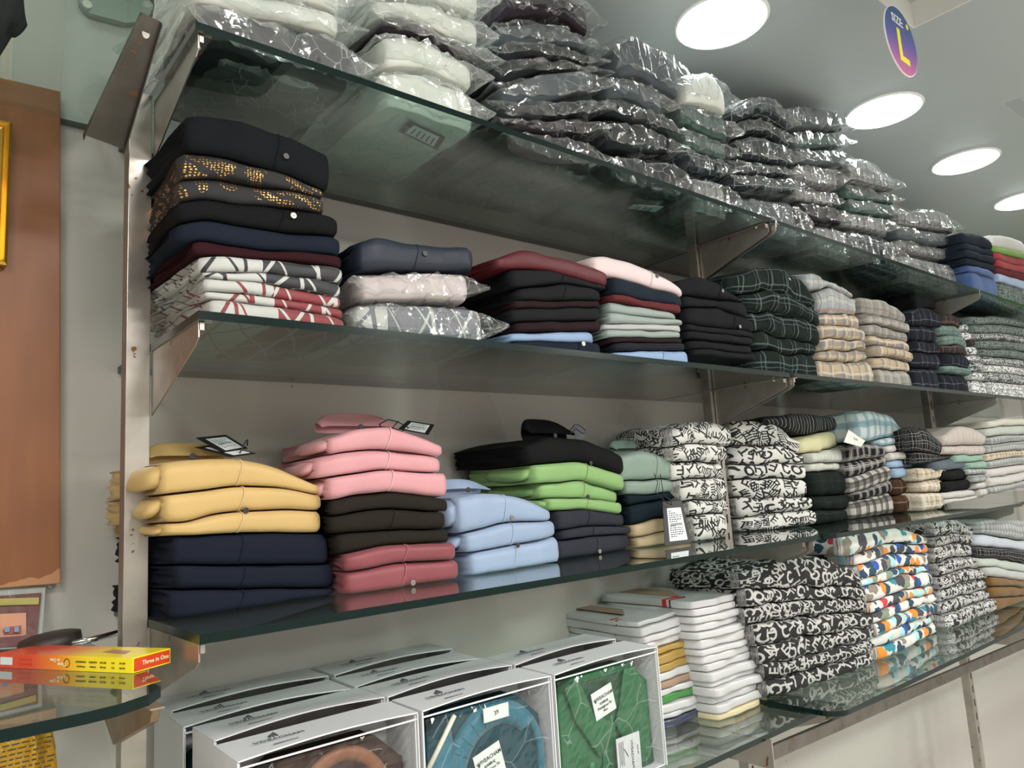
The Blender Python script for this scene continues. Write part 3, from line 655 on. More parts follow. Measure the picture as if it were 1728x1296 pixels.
S['J'] = stack('the blue and white checked pile', Z3, ('c', (1519, 867), (1553, 861)), [
    [(1420, 702), (1470, 690), (1510, 700), (1532, 735)], [(1470, 745), (1500, 738), (1532, 739)], [(1492, 751), (1548, 751)], [(1498, 763), (1550, 762)], [(1503, 776), (1558, 775)], [(1507, 790), (1560, 788)], [(1512, 807), (1550, 804)], [(1517, 836), (1556, 832)], [(1519, 867), (1553, 861)]],
    [(blp, 'blue and white checked'), (blp, 'blue and white checked'), (wht, 'white striped'), (wht, 'white striped'), (lb2, 'light blue'), (lb2, 'light blue'), (brp, 'brown checked'), (brp, 'brown checked')], D=.22, res=2, wrk=.0022)
gpl = plaid('grey_white_check', (186, 190, 188), [(.03, .008, 0, (110, 114, 118), .6), (.03, .002, .02, (60, 62, 66), .6)]); mint = cloth((140, 178, 160)); slb = cloth((84, 98, 112)); knit = hstripe('offwhite_knit', (196, 188, 182), (160, 150, 146), .035, .006)
bkp = plaid('black_line_check', (24, 25, 28), [(.03, .0025, 0, (150, 150, 150), .8), (.03, .001, .01, (190, 190, 190), .8)]); cream = cloth((206, 206, 190)); gtm = cloth((186, 196, 186))
S['K'] = stack('the beige checked pile', Z3, ('y', 1.13, 1.13), [[(1546, 790), (1605, 788)], [(1556, 812), (1606, 805)], [(1556, 832), (1590, 830)], [(1554, 861), (1598, 851)]],
    [(bgp, 'beige checked'), (bgp, 'beige checked'), (bgp, 'beige checked')], D=.22, res=3, wrk=.002)
S['L'] = stack('the small dark pile by the second post', Z3, ('y', 1.12), [[(1530, 728), (1560, 716), (1592, 748)], [(1545, 760), (1596, 768)], [(1560, 783), (1637, 768)], [(1594, 794), (1640, 790)], [(1594, 812), (1641, 808)], [(1590, 832), (1643, 826)], [(1594, 843), (1660, 836)], [(1599, 851), (1672, 838)]],
    [(bkp, 'black line-checked'), (bkp, 'black line-checked'), (slb, 'slate blue'), (blk, 'black'), (blk, 'black'), (wht, 'white striped'), (wht, 'white striped')], D=.2, res=3, wrk=.002, snap=False)
S['M'] = stack('the off-white knitted pile', Z3, ('y', 1.10), [[(1593, 738), (1620, 714), (1650, 722), (1672, 740)], [(1594, 752), (1674, 750)], [(1596, 766), (1665, 768)], [(1637, 780), (1672, 776)], [(1637, 791), (1672, 790)], *lerpb([(1639, 802), (1672, 800)], [(1660, 838), (1675, 834)], 3)],
    [(knit, 'off-white knitted'), (knit, 'off-white knitted'), (mint, 'mint'), (mint, 'mint'), (gpl, 'grey checked'), (gpl, 'grey checked'), (wht, 'white striped'), (wht, 'white striped')], D=.2, res=3, wrk=.002, snap=False)
S['M2'] = stack('the grey checked pile at right edge', Z3, ('y', 1.08), lerpb([(1668, 712), (1700, 704), (1745, 708)], [(1674, 834), (1745, 820)], 9, 2),
    [(cream, 'cream'), (gtm, 'pale green-grey'), (gpl, 'grey checked'), (gpl, 'grey checked'), (bgp, 'beige checked'), (gpl, 'grey checked'), (wht, 'white striped'), (wht, 'white striped'), (gpl, 'grey checked')], D=.2, res=3, wrk=.002, snap=False)
# ------------------------------------------------------------------ lowest shelf, second bay
lb1 = letters('letters_on_black', (16, 16, 18), (172, 172, 169), .036); lb3 = letters('letters_on_black_small', (18, 18, 20), (168, 168, 165), .029)
fine = letters('fine_words_on_black', (30, 30, 33), (196, 196, 194), .022, comb=True); blb = blobs()
S['N'] = stack('the big black letter print pile', Z4B, ('c', (1306, 1184), (1490, 1122)), [
    [(1250, 972), (1300, 948), (1373, 933), (1430, 952), (1466, 972)], *lerpb([(1252, 1000), (1340, 990), (1475, 990)], [(1306, 1184), (1400, 1155), (1490, 1122)], 6, -3)],
    [((lb1, lb1, lb3, lb1, lb1, lb3, lb1)[i], ('white-on-black letter print', 'black letter print')[i % 2]) for i in range(7)], D=.27, wrk=.005)
S['O'] = stack('the coloured blob print pile', Z4B, ('c', (1492, 1121), (1593, 1068)), [
    [(1400, 912), (1454, 898), (1517, 888), (1569, 906)], *lerpb([(1447, 935), (1510, 915), (1572, 918)], [(1492, 1121), (1545, 1095), (1593, 1068)], 9, -2)],
    [(blb, 'multicoloured blob print')]*10, D=.27, wrk=.0025)
S['P'] = stack('the fine black word print pile', Z4B, ('c', (1594, 1066), (1687, 1029)), lerpb([(1579, 882), (1615, 876), (1652, 888)], [(1594, 1066), (1640, 1048), (1687, 1029)], 8, -2),
    [(fine, 'black fine-word print')]*8, D=.26, res=2, wrk=.003)
och = cloth((128, 92, 44)); wgy = cloth((188, 192, 190)); lj = cloth((190, 200, 214))
S['Q'] = stack('the ochre pile at right edge', Z4B, ('y', 1.06, 1.06), [[(1654, 880), (1700, 872), (1745, 880)], [(1654, 900), (1745, 914)], [(1655, 922), (1745, 930)], [(1655, 940), (1700, 945), (1745, 952)], [(1662, 955), (1745, 968)], [(1672, 972), (1745, 982)], [(1680, 989), (1745, 990)], [(1683, 1010), (1745, 1006)], [(1688, 1028), (1745, 1020)]],
    [(gpl, 'grey checked'), (lj, 'pale blue-grey'), (bkp, 'black line-checked'), (gtm, 'pale green-grey'), (wgy, 'light grey'), (och, 'ochre'), (och, 'ochre'), (och, 'ochre')], D=.24, res=2, wrk=.002)
# ------------------------------------------------------------------ second shelf
gld = gold(); nv2 = cloth((30, 40, 60)); mar = cloth((62, 20, 28)); wbk = leafline('silver_and_black_strokes', (26, 28, 34), .16); wrd = leafline('silver_and_red_strokes', (120, 34, 42), .17)
mar2 = cloth((120, 30, 42), 1); chc = cloth((34, 36, 42)); chm = cloth((50, 28, 34)); skb = cloth((138, 172, 218), 1); ppk = cloth((240, 216, 218), 1); rbr = cloth((128, 52, 56)); lgr = cloth((190, 192, 192)); sg2 = cloth((148, 164, 158), 1); nvb = cloth((36, 48, 66)); dk = cloth((40, 44, 54))
S['R'] = stack('the tall dark pile at the left end', Z2, ('y', 1.035, 1.035), [
    [(290, 188), (330, 186), (400, 200), (479, 224), (576, 262)], [(308, 248), (400, 268), (500, 296), (562, 318)], [(305, 296), (400, 302), (500, 318), (564, 336)], [(292, 334), (333, 330), (451, 342), (566, 362)],
    [(300, 372), (347, 368), (486, 389), (588, 398)], [(300, 408), (330, 402), (440, 420), (585, 430)], [(322, 428), (440, 434), (585, 450)], [(334, 457), (440, 459), (585, 477)], [(340, 466), (450, 478), (586, 503)],
    [(338, 486), (450, 500), (588, 520)], [(345, 500), (450, 516), (590, 536)], [(341, 523), (594, 550)]],
    [(cloth((24, 28, 34)), 'black', dict(seam=.6, btn='dark', bq=.6)), (gld, 'black gold-studded', dict(wr=.0022)), (gld, 'black gold-studded', dict(wr=.0022)), (blk, 'black leather-look', dict(seam=.62, btn='white', bq=.3, r=.006)), (nv2, 'navy'), (mar, 'dark maroon'),
     (wbk, 'silver and black print'), (wbk, 'silver and black print'), (wrd, 'silver and red print'), (wrd, 'silver and red print'), (wrd, 'silver and red print')], D=.30)
pkc = cloth((222, 208, 208)); flo = leafline('cream_and_grey_strokes', (96, 100, 108), .1); wsh = cloth((214, 214, 208))
S['S'] = stack('the pink bagged pile', Z2, ('y', 1.04, 1.04), [
    [(600, 402), (624, 394), (688, 405), (806, 416)], [(606, 452), (700, 452), (806, 456)], [(592, 500), (700, 505), (824, 512)], [(590, 556), (700, 560), (870, 562)]],
    [(cloth((44, 54, 74), 1), 'navy', dict(seam=.5, btn='dark', bq=.4, label='navy shirt lying on the pink bagged shirts')), (pkc, 'pale pink', dict(bag=1, label='pale pink shirt in a clear bag under the navy shirt')), (flo, 'cream', dict(bag=1, label='cream floral print shirt in a crumpled clear bag on the shelf'))], D=.30)
S['T'] = stack('the maroon and charcoal pile', Z2, ('y', 1.05, 1.05), [
    [(818, 438), (872, 417), (952, 432), (1032, 456)], [(850, 452), (935, 458), (1029, 483)], [(876, 484), (952, 478), (1029, 489)], [(872, 505), (1025, 507)], [(866, 520), (1018, 519)], [(864, 543), (1025, 541)], [(866, 560), (1012, 558)], [(853, 573), (1013, 579)], [(880, 584), (1029, 598)]],
    [(mar2, 'wine red'), (chc, 'charcoal', dict(seam=.5)), (chc, 'charcoal', dict(seam=.5)), (chm, 'dark maroon'), (chc, 'charcoal'), (chm, 'dark maroon'), (skb, 'sky blue'), (nv2, 'navy', dict(seam=.7, btn='white', bq=.1))], D=.28)
S['U'] = stack('the pink, sage and blue pile', Z2, ('y', 1.05, 1.05), [
    [(975, 437), (1015, 427), (1046, 433), (1098, 451), (1162, 488)], [(1030, 464), (1090, 480), (1162, 500)], [(1030, 497), (1150, 518)], [(1030, 507), (1148, 529)], [(1029, 527), (1157, 541)], [(1024, 545), (1158, 549)], [(1024, 554), (1157, 559)], [(1023, 568), (1154, 570)], [(1034, 577), (1160, 578)], [(1036, 592), (1160, 592)], [(1038, 601), (1175, 612)]],
    [(ppk, 'very pale pink', dict(seam=.62, btn='dark', bq=.3)), (nvb, 'navy'), (rbr, 'brick red'), (sg2, 'sage'), (sg2, 'sage'), (lgr, 'light grey'), (sg2, 'sage'), (chm, 'plum'), (dk, 'dark slate'), (skb, 'sky blue', dict(seam=.6))], D=.28, jit=.003)
S['V'] = stack('the all-black pile', Z2, ('y', 1.06, 1.06), [
    [(1142, 470), (1175, 466), (1215, 479), (1252, 503)], [(1150, 496), (1256, 509)], [(1154, 516), (1220, 518), (1281, 542)], *lerpb([(1156, 545), (1278, 560)], [(1174, 613), (1279, 621)], 5)],
    [(cloth((28, 30, 36)), 'black', dict(seam=.6, btn='dark')), (cloth((28, 30, 36)), 'black'), (cloth((28, 30, 36)), 'black', dict(seam=.7, btn='grey', bq=.8))]+[(cloth((28, 30, 36)), 'black')]*4, D=.28)
gpd = plaid('bottle_green_check', (24, 38, 34), [(.07, .028, 0, (12, 18, 20), .7), (.07, .005, .045, (116, 136, 134), .5), (.07, .002, .06, (116, 136, 134), .6)])
S['W'] = stack('the dark green checked pile', Z2, ('y', 1.07, 1.07), [
    [(1222, 462), (1295, 446), (1343, 458), (1380, 500)], [(1248, 492), (1320, 492), (1387, 528)], [(1262, 522), (1330, 530), (1388, 548)], [(1270, 556), (1388, 582)], [(1276, 588), (1386, 600)], [(1281, 622), (1385, 627)]],
    [(gpd, 'dark green checked', dict(seam=.6, btn='white', bq=.4)), (gpd, 'dark green checked'), (gpd, 'dark green checked'), (gpd, 'dark green checked'), (gpd, 'dark green checked')], D=.28, wrk=.006)
obp = plaid('sky_orange_check', (160, 172, 176), [(.07, .02, 0, (196, 196, 190), .6), (.07, .008, .03, (176, 120, 90), .6), (.07, .003, .055, (80, 90, 100), .6)])
bep = plaid('sand_check', (192, 176, 148), [(.06, .018, 0, (110, 114, 126), .6), (.06, .003, .03, (180, 110, 76), .6), (.06, .01, .04, (214, 208, 196), .6)])
grp = plaid('grey_sand_check', (150, 148, 142), [(.055, .015, 0, (190, 184, 174), .5), (.055, .004, .03, (84, 86, 90), .6)])
nvp = plaid('navy_check', (28, 32, 46), [(.05, .004, 0, (120, 126, 140), .5), (.05, .016, .02, (20, 22, 28), .6)]); sgp = plaid('sage_check', (120, 142, 136), [(.04, .006, 0, (66, 80, 82), .6)]); dbr = plaid('dark_brown_check', (60, 52, 52), [(.04, .008, 0, (120, 96, 84), .5)])
S['X'] = stack('the sky and sand pile', Z2, ('y', 1.08, 1.08), [
    [(1340, 460), (1371, 456), (1440, 494)], [(1378, 488), (1410, 484), (1450, 502)], [(1388, 526), (1465, 530)], [(1388, 547), (1461, 553)], [(1387, 568), (1468, 577)], [(1385, 590), (1465, 591)], [(1385, 609), (1479, 609)], [(1384, 627), (1486, 637)]],
    [(obp, 'sky and orange checked'), (obp, 'sky and orange checked'), (bep, 'sand checked'), (bep, 'sand checked'), (bep, 'sand checked'), (bep, 'sand checked'), (bep, 'sand checked')], D=.27, wrk=.005)
S['Y'] = stack('the grey and sand checked pile', Z2, ('y', 1.09, 1.09), [[(1455, 500), (1482, 500), (1538, 528)], *lerpb([(1462, 526), (1540, 546)], [(1486, 637), (1545, 642)], 6, -2)],
    [(grp, 'grey checked'), (grp, 'grey checked'), (grp, 'grey checked'), (bep, 'sand checked'), (bep, 'sand checked'), (bep, 'sand checked'), (grp, 'grey checked')], D=.26, res=2, wrk=.003)
S['Z'] = stack('the navy checked pile', Z2, ('y', 1.1, 1.1), [[(1534, 524), (1560, 516), (1590, 530)], *lerpb([(1538, 548), (1590, 552)], [(1545, 642), (1592, 647)], 4)], [(nvp, 'navy checked')]*5, D=.26, res=2, wrk=.0025)
blp2 = cloth((44, 46, 50))
S['Zt'] = stack('the navy checked pile', Z2, ('y', 1.16, 1.16), [[(1540, 494), (1570, 486), (1618, 508)], [(1550, 520), (1580, 520), (1618, 527)]], [(blp2, 'x', dict(label='crumpled black-grey shirt tossed on top of the navy checked pile', wr=.004))], D=.2, res=2, snap=False, group='folded clothes of the navy checked pile')
S['AA'] = stack('the sage and dark checked pile', Z2, ('y', 1.11, 1.11), lerpb([(1590, 530), (1615, 528), (1628, 540)], [(1593, 647), (1645, 652)], 7), [(dbr, 'dark brown checked'), (sgp, 'sage checked'), (sgp, 'sage checked'), (dbr, 'dark brown checked'), (nvp, 'navy checked'), (sgp, 'sage checked'), (nvp, 'navy checked')], D=.25, res=2, wrk=.0025)
bwf = letters('tiny_floral_on_white', (205, 206, 204), (40, 50, 60), .02); dfl = letters('tiny_leaf_on_dark', (40, 50, 48), (120, 134, 128), .014); mfl = letters('tiny_leaf_on_grey', (52, 56, 60), (180, 184, 182), .018)
S['AB'] = stack('the narrow small-print pile', Z2, ('y', 1.1, 1.1), lerpb([(1628, 546), (1655, 542), (1664, 552)], [(1645, 652), (1675, 654)], 8), [(bwf, 'white floral'), (bwf, 'white floral'), (dbr, 'dark brown checked'), (bwf, 'white floral'), (bwf, 'white floral'), (mfl, 'grey leaf print'), (bwf, 'white floral'), (bwf, 'white floral')], D=.24, res=3, wrk=.002)
S['AC'] = stack('the leaf print pile at right edge', Z2, ('y', 1.08, 1.08), lerpb([(1640, 534), (1690, 530), (1745, 542)], [(1676, 654), (1745, 662)], 9), [(dfl, 'dark leaf print'), (dfl, 'dark leaf print'), (mfl, 'grey leaf print'), (dfl, 'dark leaf print'), (dfl, 'dark leaf print'), (mfl, 'grey leaf print'), (bwf, 'white floral'), (mfl, 'grey leaf print'), (bwf, 'white floral')], D=.24, res=3, wrk=.002)
# ------------------------------------------------------------------ top shelf, bagged
W_ = cloth((246, 249, 240)); Dk = cloth((40, 44, 50)); Dp = cloth((58, 48, 58)); Gy = cloth((78, 88, 96)); Ck = plaid('dark_blue_check', (52, 60, 68), [(.05, .016, 0, (30, 36, 44), .6), (.05, .003, .03, (170, 180, 180), .6)]); Ck2 = plaid('pale_check', (150, 150, 150), [(.05, .014, 0, (80, 76, 84), .6), (.05, .004, .03, (190, 190, 190), .6)]); Gn = plaid('green_grey_check', (90, 112, 106), [(.05, .014, 0, (60, 78, 76), .6)])
def bg(mats, words, k=1): return [(m_, w_, dict(bag=k)) for m_, w_ in zip(mats, words)]
T = dict(z=Z1, D=.33, res=1, jit=.008)
def tstack(pile, y, bn, mats, words, k=1, **kw):
    a = dict(D=.33, res=1, jit=.008, noun='bagged shirt', group='bagged shirts on the top shelf'); a.update(kw)
    return stack(pile, Z1, ('y', y, y), bn, bg(mats, words, k), **a)
tstack('the white pile at left end', 1.05, [[(300, -110), (620, -30)], [(300, -62), (600, 20)], [(310, -20), (450, 18), (612, 66)], [(338, 30), (612, 124)]], [W_, W_, Dk], ['white', 'cream white', 'black'], 2, D=.30)
tstack('the white pile left of centre', 1.05, [[(610, -70), (830, -20)], [(640, -18), (720, -5), (836, 36)], [(600, 10), (667, 14), (767, 60), (838, 84)], [(640, 40), (700, 54), (832, 118)], [(630, 100), (720, 112), (812, 152)], [(618, 124), (824, 196)]],
       [W_, W_, Dp, W_, W_], ['white', 'bright white', 'purple-striped white', 'milk white', 'ivory white'], 2, D=.34)
tstack('the charcoal pile at centre', 1.06, [[(845, -40), (960, -20), (1010, 10)], [(850, 20), (899, 18), (965, 30), (1022, 68)], [(836, 64), (917, 60), (1026, 84)], [(830, 96), (899, 82), (1026, 110)], [(828, 136), (917, 112), (1024, 118)], [(834, 164), (934, 168), (1030, 156)], [(820, 198), (917, 198), (1020, 194)], [(852, 210), (1018, 230)], [(850, 216), (1018, 275)]],
       [Dp, Gy, Dk, Dk, Gy, Dk, Dp, Dp], ['plum', 'grey', 'black', 'dark navy', 'grey', 'black', 'dark purple', 'dark purple'])
tstack('the charcoal pile right of centre', 1.07, [[(1027, 62), (1067, 42), (1120, 70), (1180, 108)], [(1034, 120), (1080, 128), (1140, 160)], [(1015, 160), (1059, 156), (1145, 202)], [(1022, 186), (1090, 206), (1158, 236)], [(1018, 248), (1147, 262)], [(1030, 280), (1168, 328)]],
       [Gy, Gy, Dk, Dk, Dk], ['dark blue-grey', 'blue-grey', 'black', 'black', 'black floral'])
tstack('the green-grey pile', 1.08, [[(1150, 120), (1200, 110), (1240, 156)], [(1140, 166), (1180, 172), (1238, 196)], [(1150, 200), (1253, 246)], [(1158, 240), (1238, 270)], [(1166, 284), (1240, 304)], [(1170, 330), (1243, 354)]],
       [W_, Gn, Gn, Ck, Ck2], ['white', 'green-grey', 'green-grey', 'dark checked', 'pale checked'])
tstack('the tall dark checked pile', 1.09, [[(1222, 184), (1286, 154), (1335, 194)], [(1230, 206), (1284, 190), (1344, 224)], [(1240, 228), (1290, 218), (1360, 256)], [(1236, 260), (1344, 280)], [(1222, 292), (1344, 297)], [(1240, 316), (1352, 330)], [(1250, 352), (1378, 396)]],
       [Ck, Ck, Ck, Ck, Ck, Gy], ['dark checked', 'dark blue checked', 'dark checked', 'navy checked', 'navy checked', 'grey'], res=2)
tstack('the leaning pile by the second lamp', 1.10, [[(1322, 180), (1358, 168), (1421, 181), (1437, 212)], [(1338, 210), (1438, 220)], [(1350, 246), (1450, 248)], [(1345, 270), (1425, 280)], [(1345, 302), (1430, 322)], [(1350, 330), (1430, 350)], [(1362, 366), (1446, 382)], [(1378, 396), (1450, 420)]],
       [Gy, Gn, Gy, Ck2, Ck2, Dp, Ck2], ['dark grey', 'green-grey', 'grey', 'pink-grey', 'pink-grey', 'plum', 'pink checked'], res=2)
tstack('the pale checked pile', 1.11, [[(1422, 272), (1455, 258), (1508, 303)], [(1428, 302), (1520, 326)], [(1432, 330), (1528, 344)], [(1430, 352), (1514, 366)], [(1424, 378), (1514, 400)], [(1430, 412), (1525, 446)]],
       [Ck2, Gn, Gn, Ck2, Ck], ['pale checked', 'green-grey', 'green checked', 'grey checked', 'blue checked'], res=2)
tstack('the far low pile', 1.12, [[(1508, 356), (1569, 346), (1611, 371)], [(1510, 376), (1618, 396)], [(1514, 398), (1624, 420)], [(1520, 420), (1624, 442)], [(1526, 446), (1622, 478)]],
       [Ck2, Gy, Ck2, Ck2], ['pale checked', 'grey', 'pale grey checked', 'pale checked'], res=2)
red = cloth((170, 44, 54)); rbl = cloth((70, 100, 160)); lm = cloth((120, 170, 60))
stack('the navy and blue pile of the far right bay', Z1, ('y', 1.06, 1.06), [[(1622, 392), (1650, 392), (1678, 408)], [(1624, 408), (1680, 422)], [(1626, 420), (1680, 434)], [(1628, 432), (1682, 446)], [(1634, 444), (1682, 458)], [(1640, 456), (1684, 472)], [(1644, 484), (1690, 500)]],
      [(nvb, 'navy'), (nvb, 'navy'), (nvb, 'navy'), (nvb, 'navy'), (rbl, 'blue'), (rbl, 'blue')], D=.26, res=3)
stack('the red and white pile of the far right bay', Z1, ('y', 1.05, 1.05), [[(1672, 396), (1700, 394), (1735, 410)], [(1678, 414), (1735, 428)], [(1680, 424), (1735, 438)], [(1682, 436), (1735, 450)], [(1684, 448), (1735, 462)], [(1686, 460), (1735, 476)], [(1688, 474), (1735, 490)], [(1690, 496), (1735, 512)]],
      [(wsh, 'white'), (lm, 'lime'), (red, 'red'), (red, 'red'), (rbr, 'brick red'), (lbl, 'light blue'), (dfl, 'olive leaf print')], D=.26, res=3)
# ------------------------------------------------------------------ collars, rolled sleeves, tags
def top_of(key, i, f):
    o, Fp, zt, zb, og = S[key][i]; k = int(f*(len(zt)-1)); d = Fp[-1]-Fp[0]; d = d/np.linalg.norm(d); inn = np.array([-d[1], d[0]])
    return o, og, np.array(Fp[k]), d, inn, float(zt[k])
def collar2(key, i, f, mat, back=.09, wd=.11, hgt=.026, btn=True):
    o, og, P, d, inn, z = top_of(key, i, f); c = P+inn*back
    # stand: an arc band; fall: two pointed flaps folded over it
    n = 13; V = []; Fs = []
    for a in range(n):
        t = -1+2*a/(n-1); x = wd/2*math.sin(t*1.35); y = .035*(1-math.cos(t*1.35))-.02
        lean = .010*(1-abs(t)*.4); pt = abs(t)**3
        for dy_, dz_ in ((0, -.001), (.004, hgt*.6), (.001, hgt), (-.008-.010*pt, hgt*.75), (-.016-.022*pt, hgt*.25+.003)):
            p = c+d*(x*(1+.15*pt))+inn*(-y+dy_+.03); V.append((p[0], p[1], z+max(dz_*(1-.55*pt), .0005)))
    Fs = [(a*5+k, a*5+k+1, a*5+6+k, a*5+5+k) for a in range(n-1) for k in range(4)]
    q = mesh('collar', V, Fs, mat, o, origin=og); m_ = q.modifiers.new('s', 'SOLIDIFY'); m_.thickness = .0018
    m_ = q.modifiers.new('u', 'SUBSURF'); m_.levels = 1; m_.render_levels = 2
    if btn:
        p = c+inn*(-.006); MB().disc((p[0], p[1], z+.009), .0055, 1, .0024, 20).build('collar_button', plain('dark_button', (48, 44, 44), .3), o, bevel=.0006, origin=og)
def roll(key, i, side, mat, z0, ln=.14, r=.010, rx=.006, n0=.04, name='sleeve_fold', xo=0.):
    """a rolled sleeve edge lying along the left end of a garment"""
    o, og, P, d, inn, z = top_of(key, i, 0 if side < 0 else 1); V = []; Fs = []; n = 16; m_ = 14
    for a in range(n):
        t = a/(n-1); e = math.sin(math.pi*min(1, .12+t*1.1))**.35 if t > .0 else .45
        c = P+inn*(n0+ln*t)+d*(side*(.002+.004*math.sin(t*4+i*2))+xo); rr = r*e; tw = .5*math.sin(t*3+i)
        for b_ in range(m_):
            u_ = 2*math.pi*b_/m_; w_ = 1+.10*math.sin(2*u_+t*5+i)+.06*math.sin(5*u_+t*9+i*3)
            x, zz = rx*e*w_*math.cos(u_), rr*w_*math.sin(u_)
            p = c+d*x; V.append((p[0], p[1], z0+zz+tw*x))
    for a in range(n-1): Fs += [(a*m_+b_, a*m_+(b_+1) % m_, (a+1)*m_+(b_+1) % m_, (a+1)*m_+b_) for b_ in range(m_)]
    Fs += [tuple(range(m_))[::-1], tuple(range((n-1)*m_, n*m_))]
    mesh(name, V, Fs, mat, o, origin=og, uv=[(v[0]+v[2], v[1]) for v in V])
for key, rng, mat_ in (('A', range(3), yel), ('B', range(3), pnk), ('C', (0, 1), lbl), ('D', range(1, 4), grn)):
    for i in rng:
        o, Fp, zt, zb, og = S[key][i]; h_ = float(zt[0]-zb[0]); zc = float((zt[0]+zb[0])/2)
        roll(key, i, -1, mat_, zc+h_*.04, .17, h_*(.40 if i % 2 == 0 else .36), .016, .016+.006*(i % 3), xo=.012)
collar2('A', 0, .36, yel, .10, .12, .040); collar2('B', 0, .48, pnk, .10, .14, .046); collar2('C', 0, .38, lbl, .08, .11, .038)
collar2('D', 0, .40, blk, .05, .15, .060); collar2('E', 0, .40, sage, .05, .12, .040)
swing_tag([hY(331, 739, 1.27), hY(381, 734, 1.29), hY(419, 752, 1.235), hY(376, 764, 1.215)], 'black swing tag with white print lying on the yellow shirts',
          [hY(404, 766, 1.21), hY(415, 744, 1.225), hY(418, 742, 1.225), hY(417, 752, 1.23)])
swing_tag([hY(329, 755, 1.25), hY(372, 750, 1.27), hY(432, 765, 1.215), hY(392, 771, 1.195)], 'lower black swing tag under the other tag on the yellow shirts', None, 3)
swing_tag([hY(688, 710, 1.24), hY(733, 717, 1.235), hY(722, 736, 1.185), hY(672, 724, 1.195)], 'black swing tag with white print lying on the pink shirts',
          [hY(648, 728, 1.16), hY(640, 716, 1.18), hY(655, 708, 1.2), hY(672, 712, 1.2), hY(690, 722, 1.2), hY(678, 728, 1.19), hY(662, 722, 1.19), hY(672, 711, 1.2)])
swing_tag([hY(1118, 847, 1.205), hY(1150, 845, 1.20), hY(1169, 915, 1.17), hY(1122, 921, 1.18)], 'upright black swing tag with barcode leaning on the beige shirts',
          [hY(1104, 799, 1.205), hY(1110, 815, 1.2), hY(1106, 830, 1.2), hY(1122, 846, 1.195), hY(1134, 853, 1.19), hY(1132, 845, 1.195), hY(1120, 835, 1.2), hY(1114, 800, 1.205)], 13)
t4 = empty('swing_tag', tuple(hY(972, 730, 1.24)), 'small dark grey swing tag with black cord on the black collared shirt', 'tag', 'swing tags on the shirts'); b4 = hY(972, 730, 1.24)
MB().tube([np.array(p)-b4 for p in (hY(962, 726, 1.24), hY(970, 716, 1.24), hY(978, 718, 1.24), hY(988, 726, 1.24), hY(984, 732, 1.24), hY(972, 724, 1.24), hY(962, 732, 1.24))], .0012, 6).build('string', tag_b, t4, smooth=True)
q4 = [hY(968, 722, 1.25)-b4, hY(976, 714, 1.25)-b4, hY(988, 738, 1.25)-b4, hY(972, 742, 1.25)-b4]
mesh('card', [tuple(p) for p in q4]+[(p[0], p[1]+.001, p[2]) for p in q4], [(0, 1, 2, 3), (7, 6, 5, 4), (0, 4, 5, 1), (1, 5, 6, 2), (2, 6, 7, 3), (3, 7, 4, 0)], plain('grey_card', (74, 78, 86), .5), t4, False)
gb = hY(1180, 820, 1.22); gt = empty('swing_tag', tuple(gb), 'plain light grey card standing behind the sage shirts', 'tag', 'swing tags on the shirts')
q5 = [hY(*q_, 1.235)-gb for q_ in ((1163, 800), (1176, 783), (1197, 842), (1186, 856))]
mesh('card', [tuple(p) for p in q5]+[(p[0], p[1]+.001, p[2]) for p in q5], [(0, 1, 2, 3), (7, 6, 5, 4), (0, 4, 5, 1), (1, 5, 6, 2), (2, 6, 7, 3), (3, 7, 4, 0)], plain('pale_card', (150, 146, 144), .6), gt, False)
# paper ticket on the checked pile
p0 = [hY(1424, 746, 1.15), hY(1432, 725, 1.17), hY(1460, 744, 1.16), hY(1453, 754, 1.14)]; c0 = sum(p0)/4
tk = empty('paper_ticket', tuple(c0), 'white paper ticket lettered LP on the black and white checked shirts', 'ticket')
nn_ = np.cross(p0[1]-p0[0], p0[3]-p0[0]); nn_ /= np.linalg.norm(nn_)
if nn_[2] < 0: nn_ = -nn_
mesh('card', [tuple(p-c0) for p in p0]+[tuple(p-c0-nn_*.001) for p in p0], [(0, 1, 2, 3), (7, 6, 5, 4), (0, 4, 5, 1), (1, 5, 6, 2), (2, 6, 7, 3), (3, 7, 4, 0)], plain('ticket_paper', (206, 206, 200), .6), tk, False)
xd = (p0[2]-p0[1]); text('LP', .02, ink, tk, frame(nn_*.0012+xd*.05, xd, p0[1]-p0[0]), bold=.0006)
# labels lying on the top shelf's glass, printed side down, seen through it
def under(px, label, lines=5, black=True):
    P = [hZ(u, v, Z1+.0012) for u, v in px]; c = sum(P)/4
    o = empty('swing_tag', tuple(c), label, 'tag', 'tags seen through the top shelf')
    V = [tuple(p-c) for p in P]+[tuple(p-c+np.array([0, 0, .0006])) for p in P]; Q = [(0, 1, 2, 3), (7, 6, 5, 4), (0, 4, 5, 1), (1, 5, 6, 2), (2, 6, 7, 3), (3, 7, 4, 0)]
    mesh('card', V, Q, tag_b if black else tag_w, o, False)
    P2 = [c+(p-c)*np.array([.72, .72, 1]) for p in P]
    if black: mesh('printed_label', [tuple(p-c-np.array([0, 0, .0003])) for p in P2]+[tuple(p-c) for p in P2], Q, tag_w, o, False)
    pr = MB()
    for i in range(lines):
        a = (i+.7)/(lines+.6); A_ = P2[0]*(1-a)+P2[3]*a; B_ = P2[1]*(1-a)+P2[2]*a; e = (P2[3]-P2[0])*.05
        pr.add([tuple(A_*.9+B_*.1-c-(0, 0, .0005)), tuple(A_*.25+B_*.75-c-(0, 0, .0005)), tuple(A_*.25+B_*.75+e-c-(0, 0, .0005)), tuple(A_*.9+B_*.1+e-c-(0, 0, .0005))], [(0, 1, 2, 3)])
    pr.build('print', ink, o)
under([(672, 222), (692, 204), (752, 232), (738, 254)], 'black tag with white label seen through the top shelf glass')
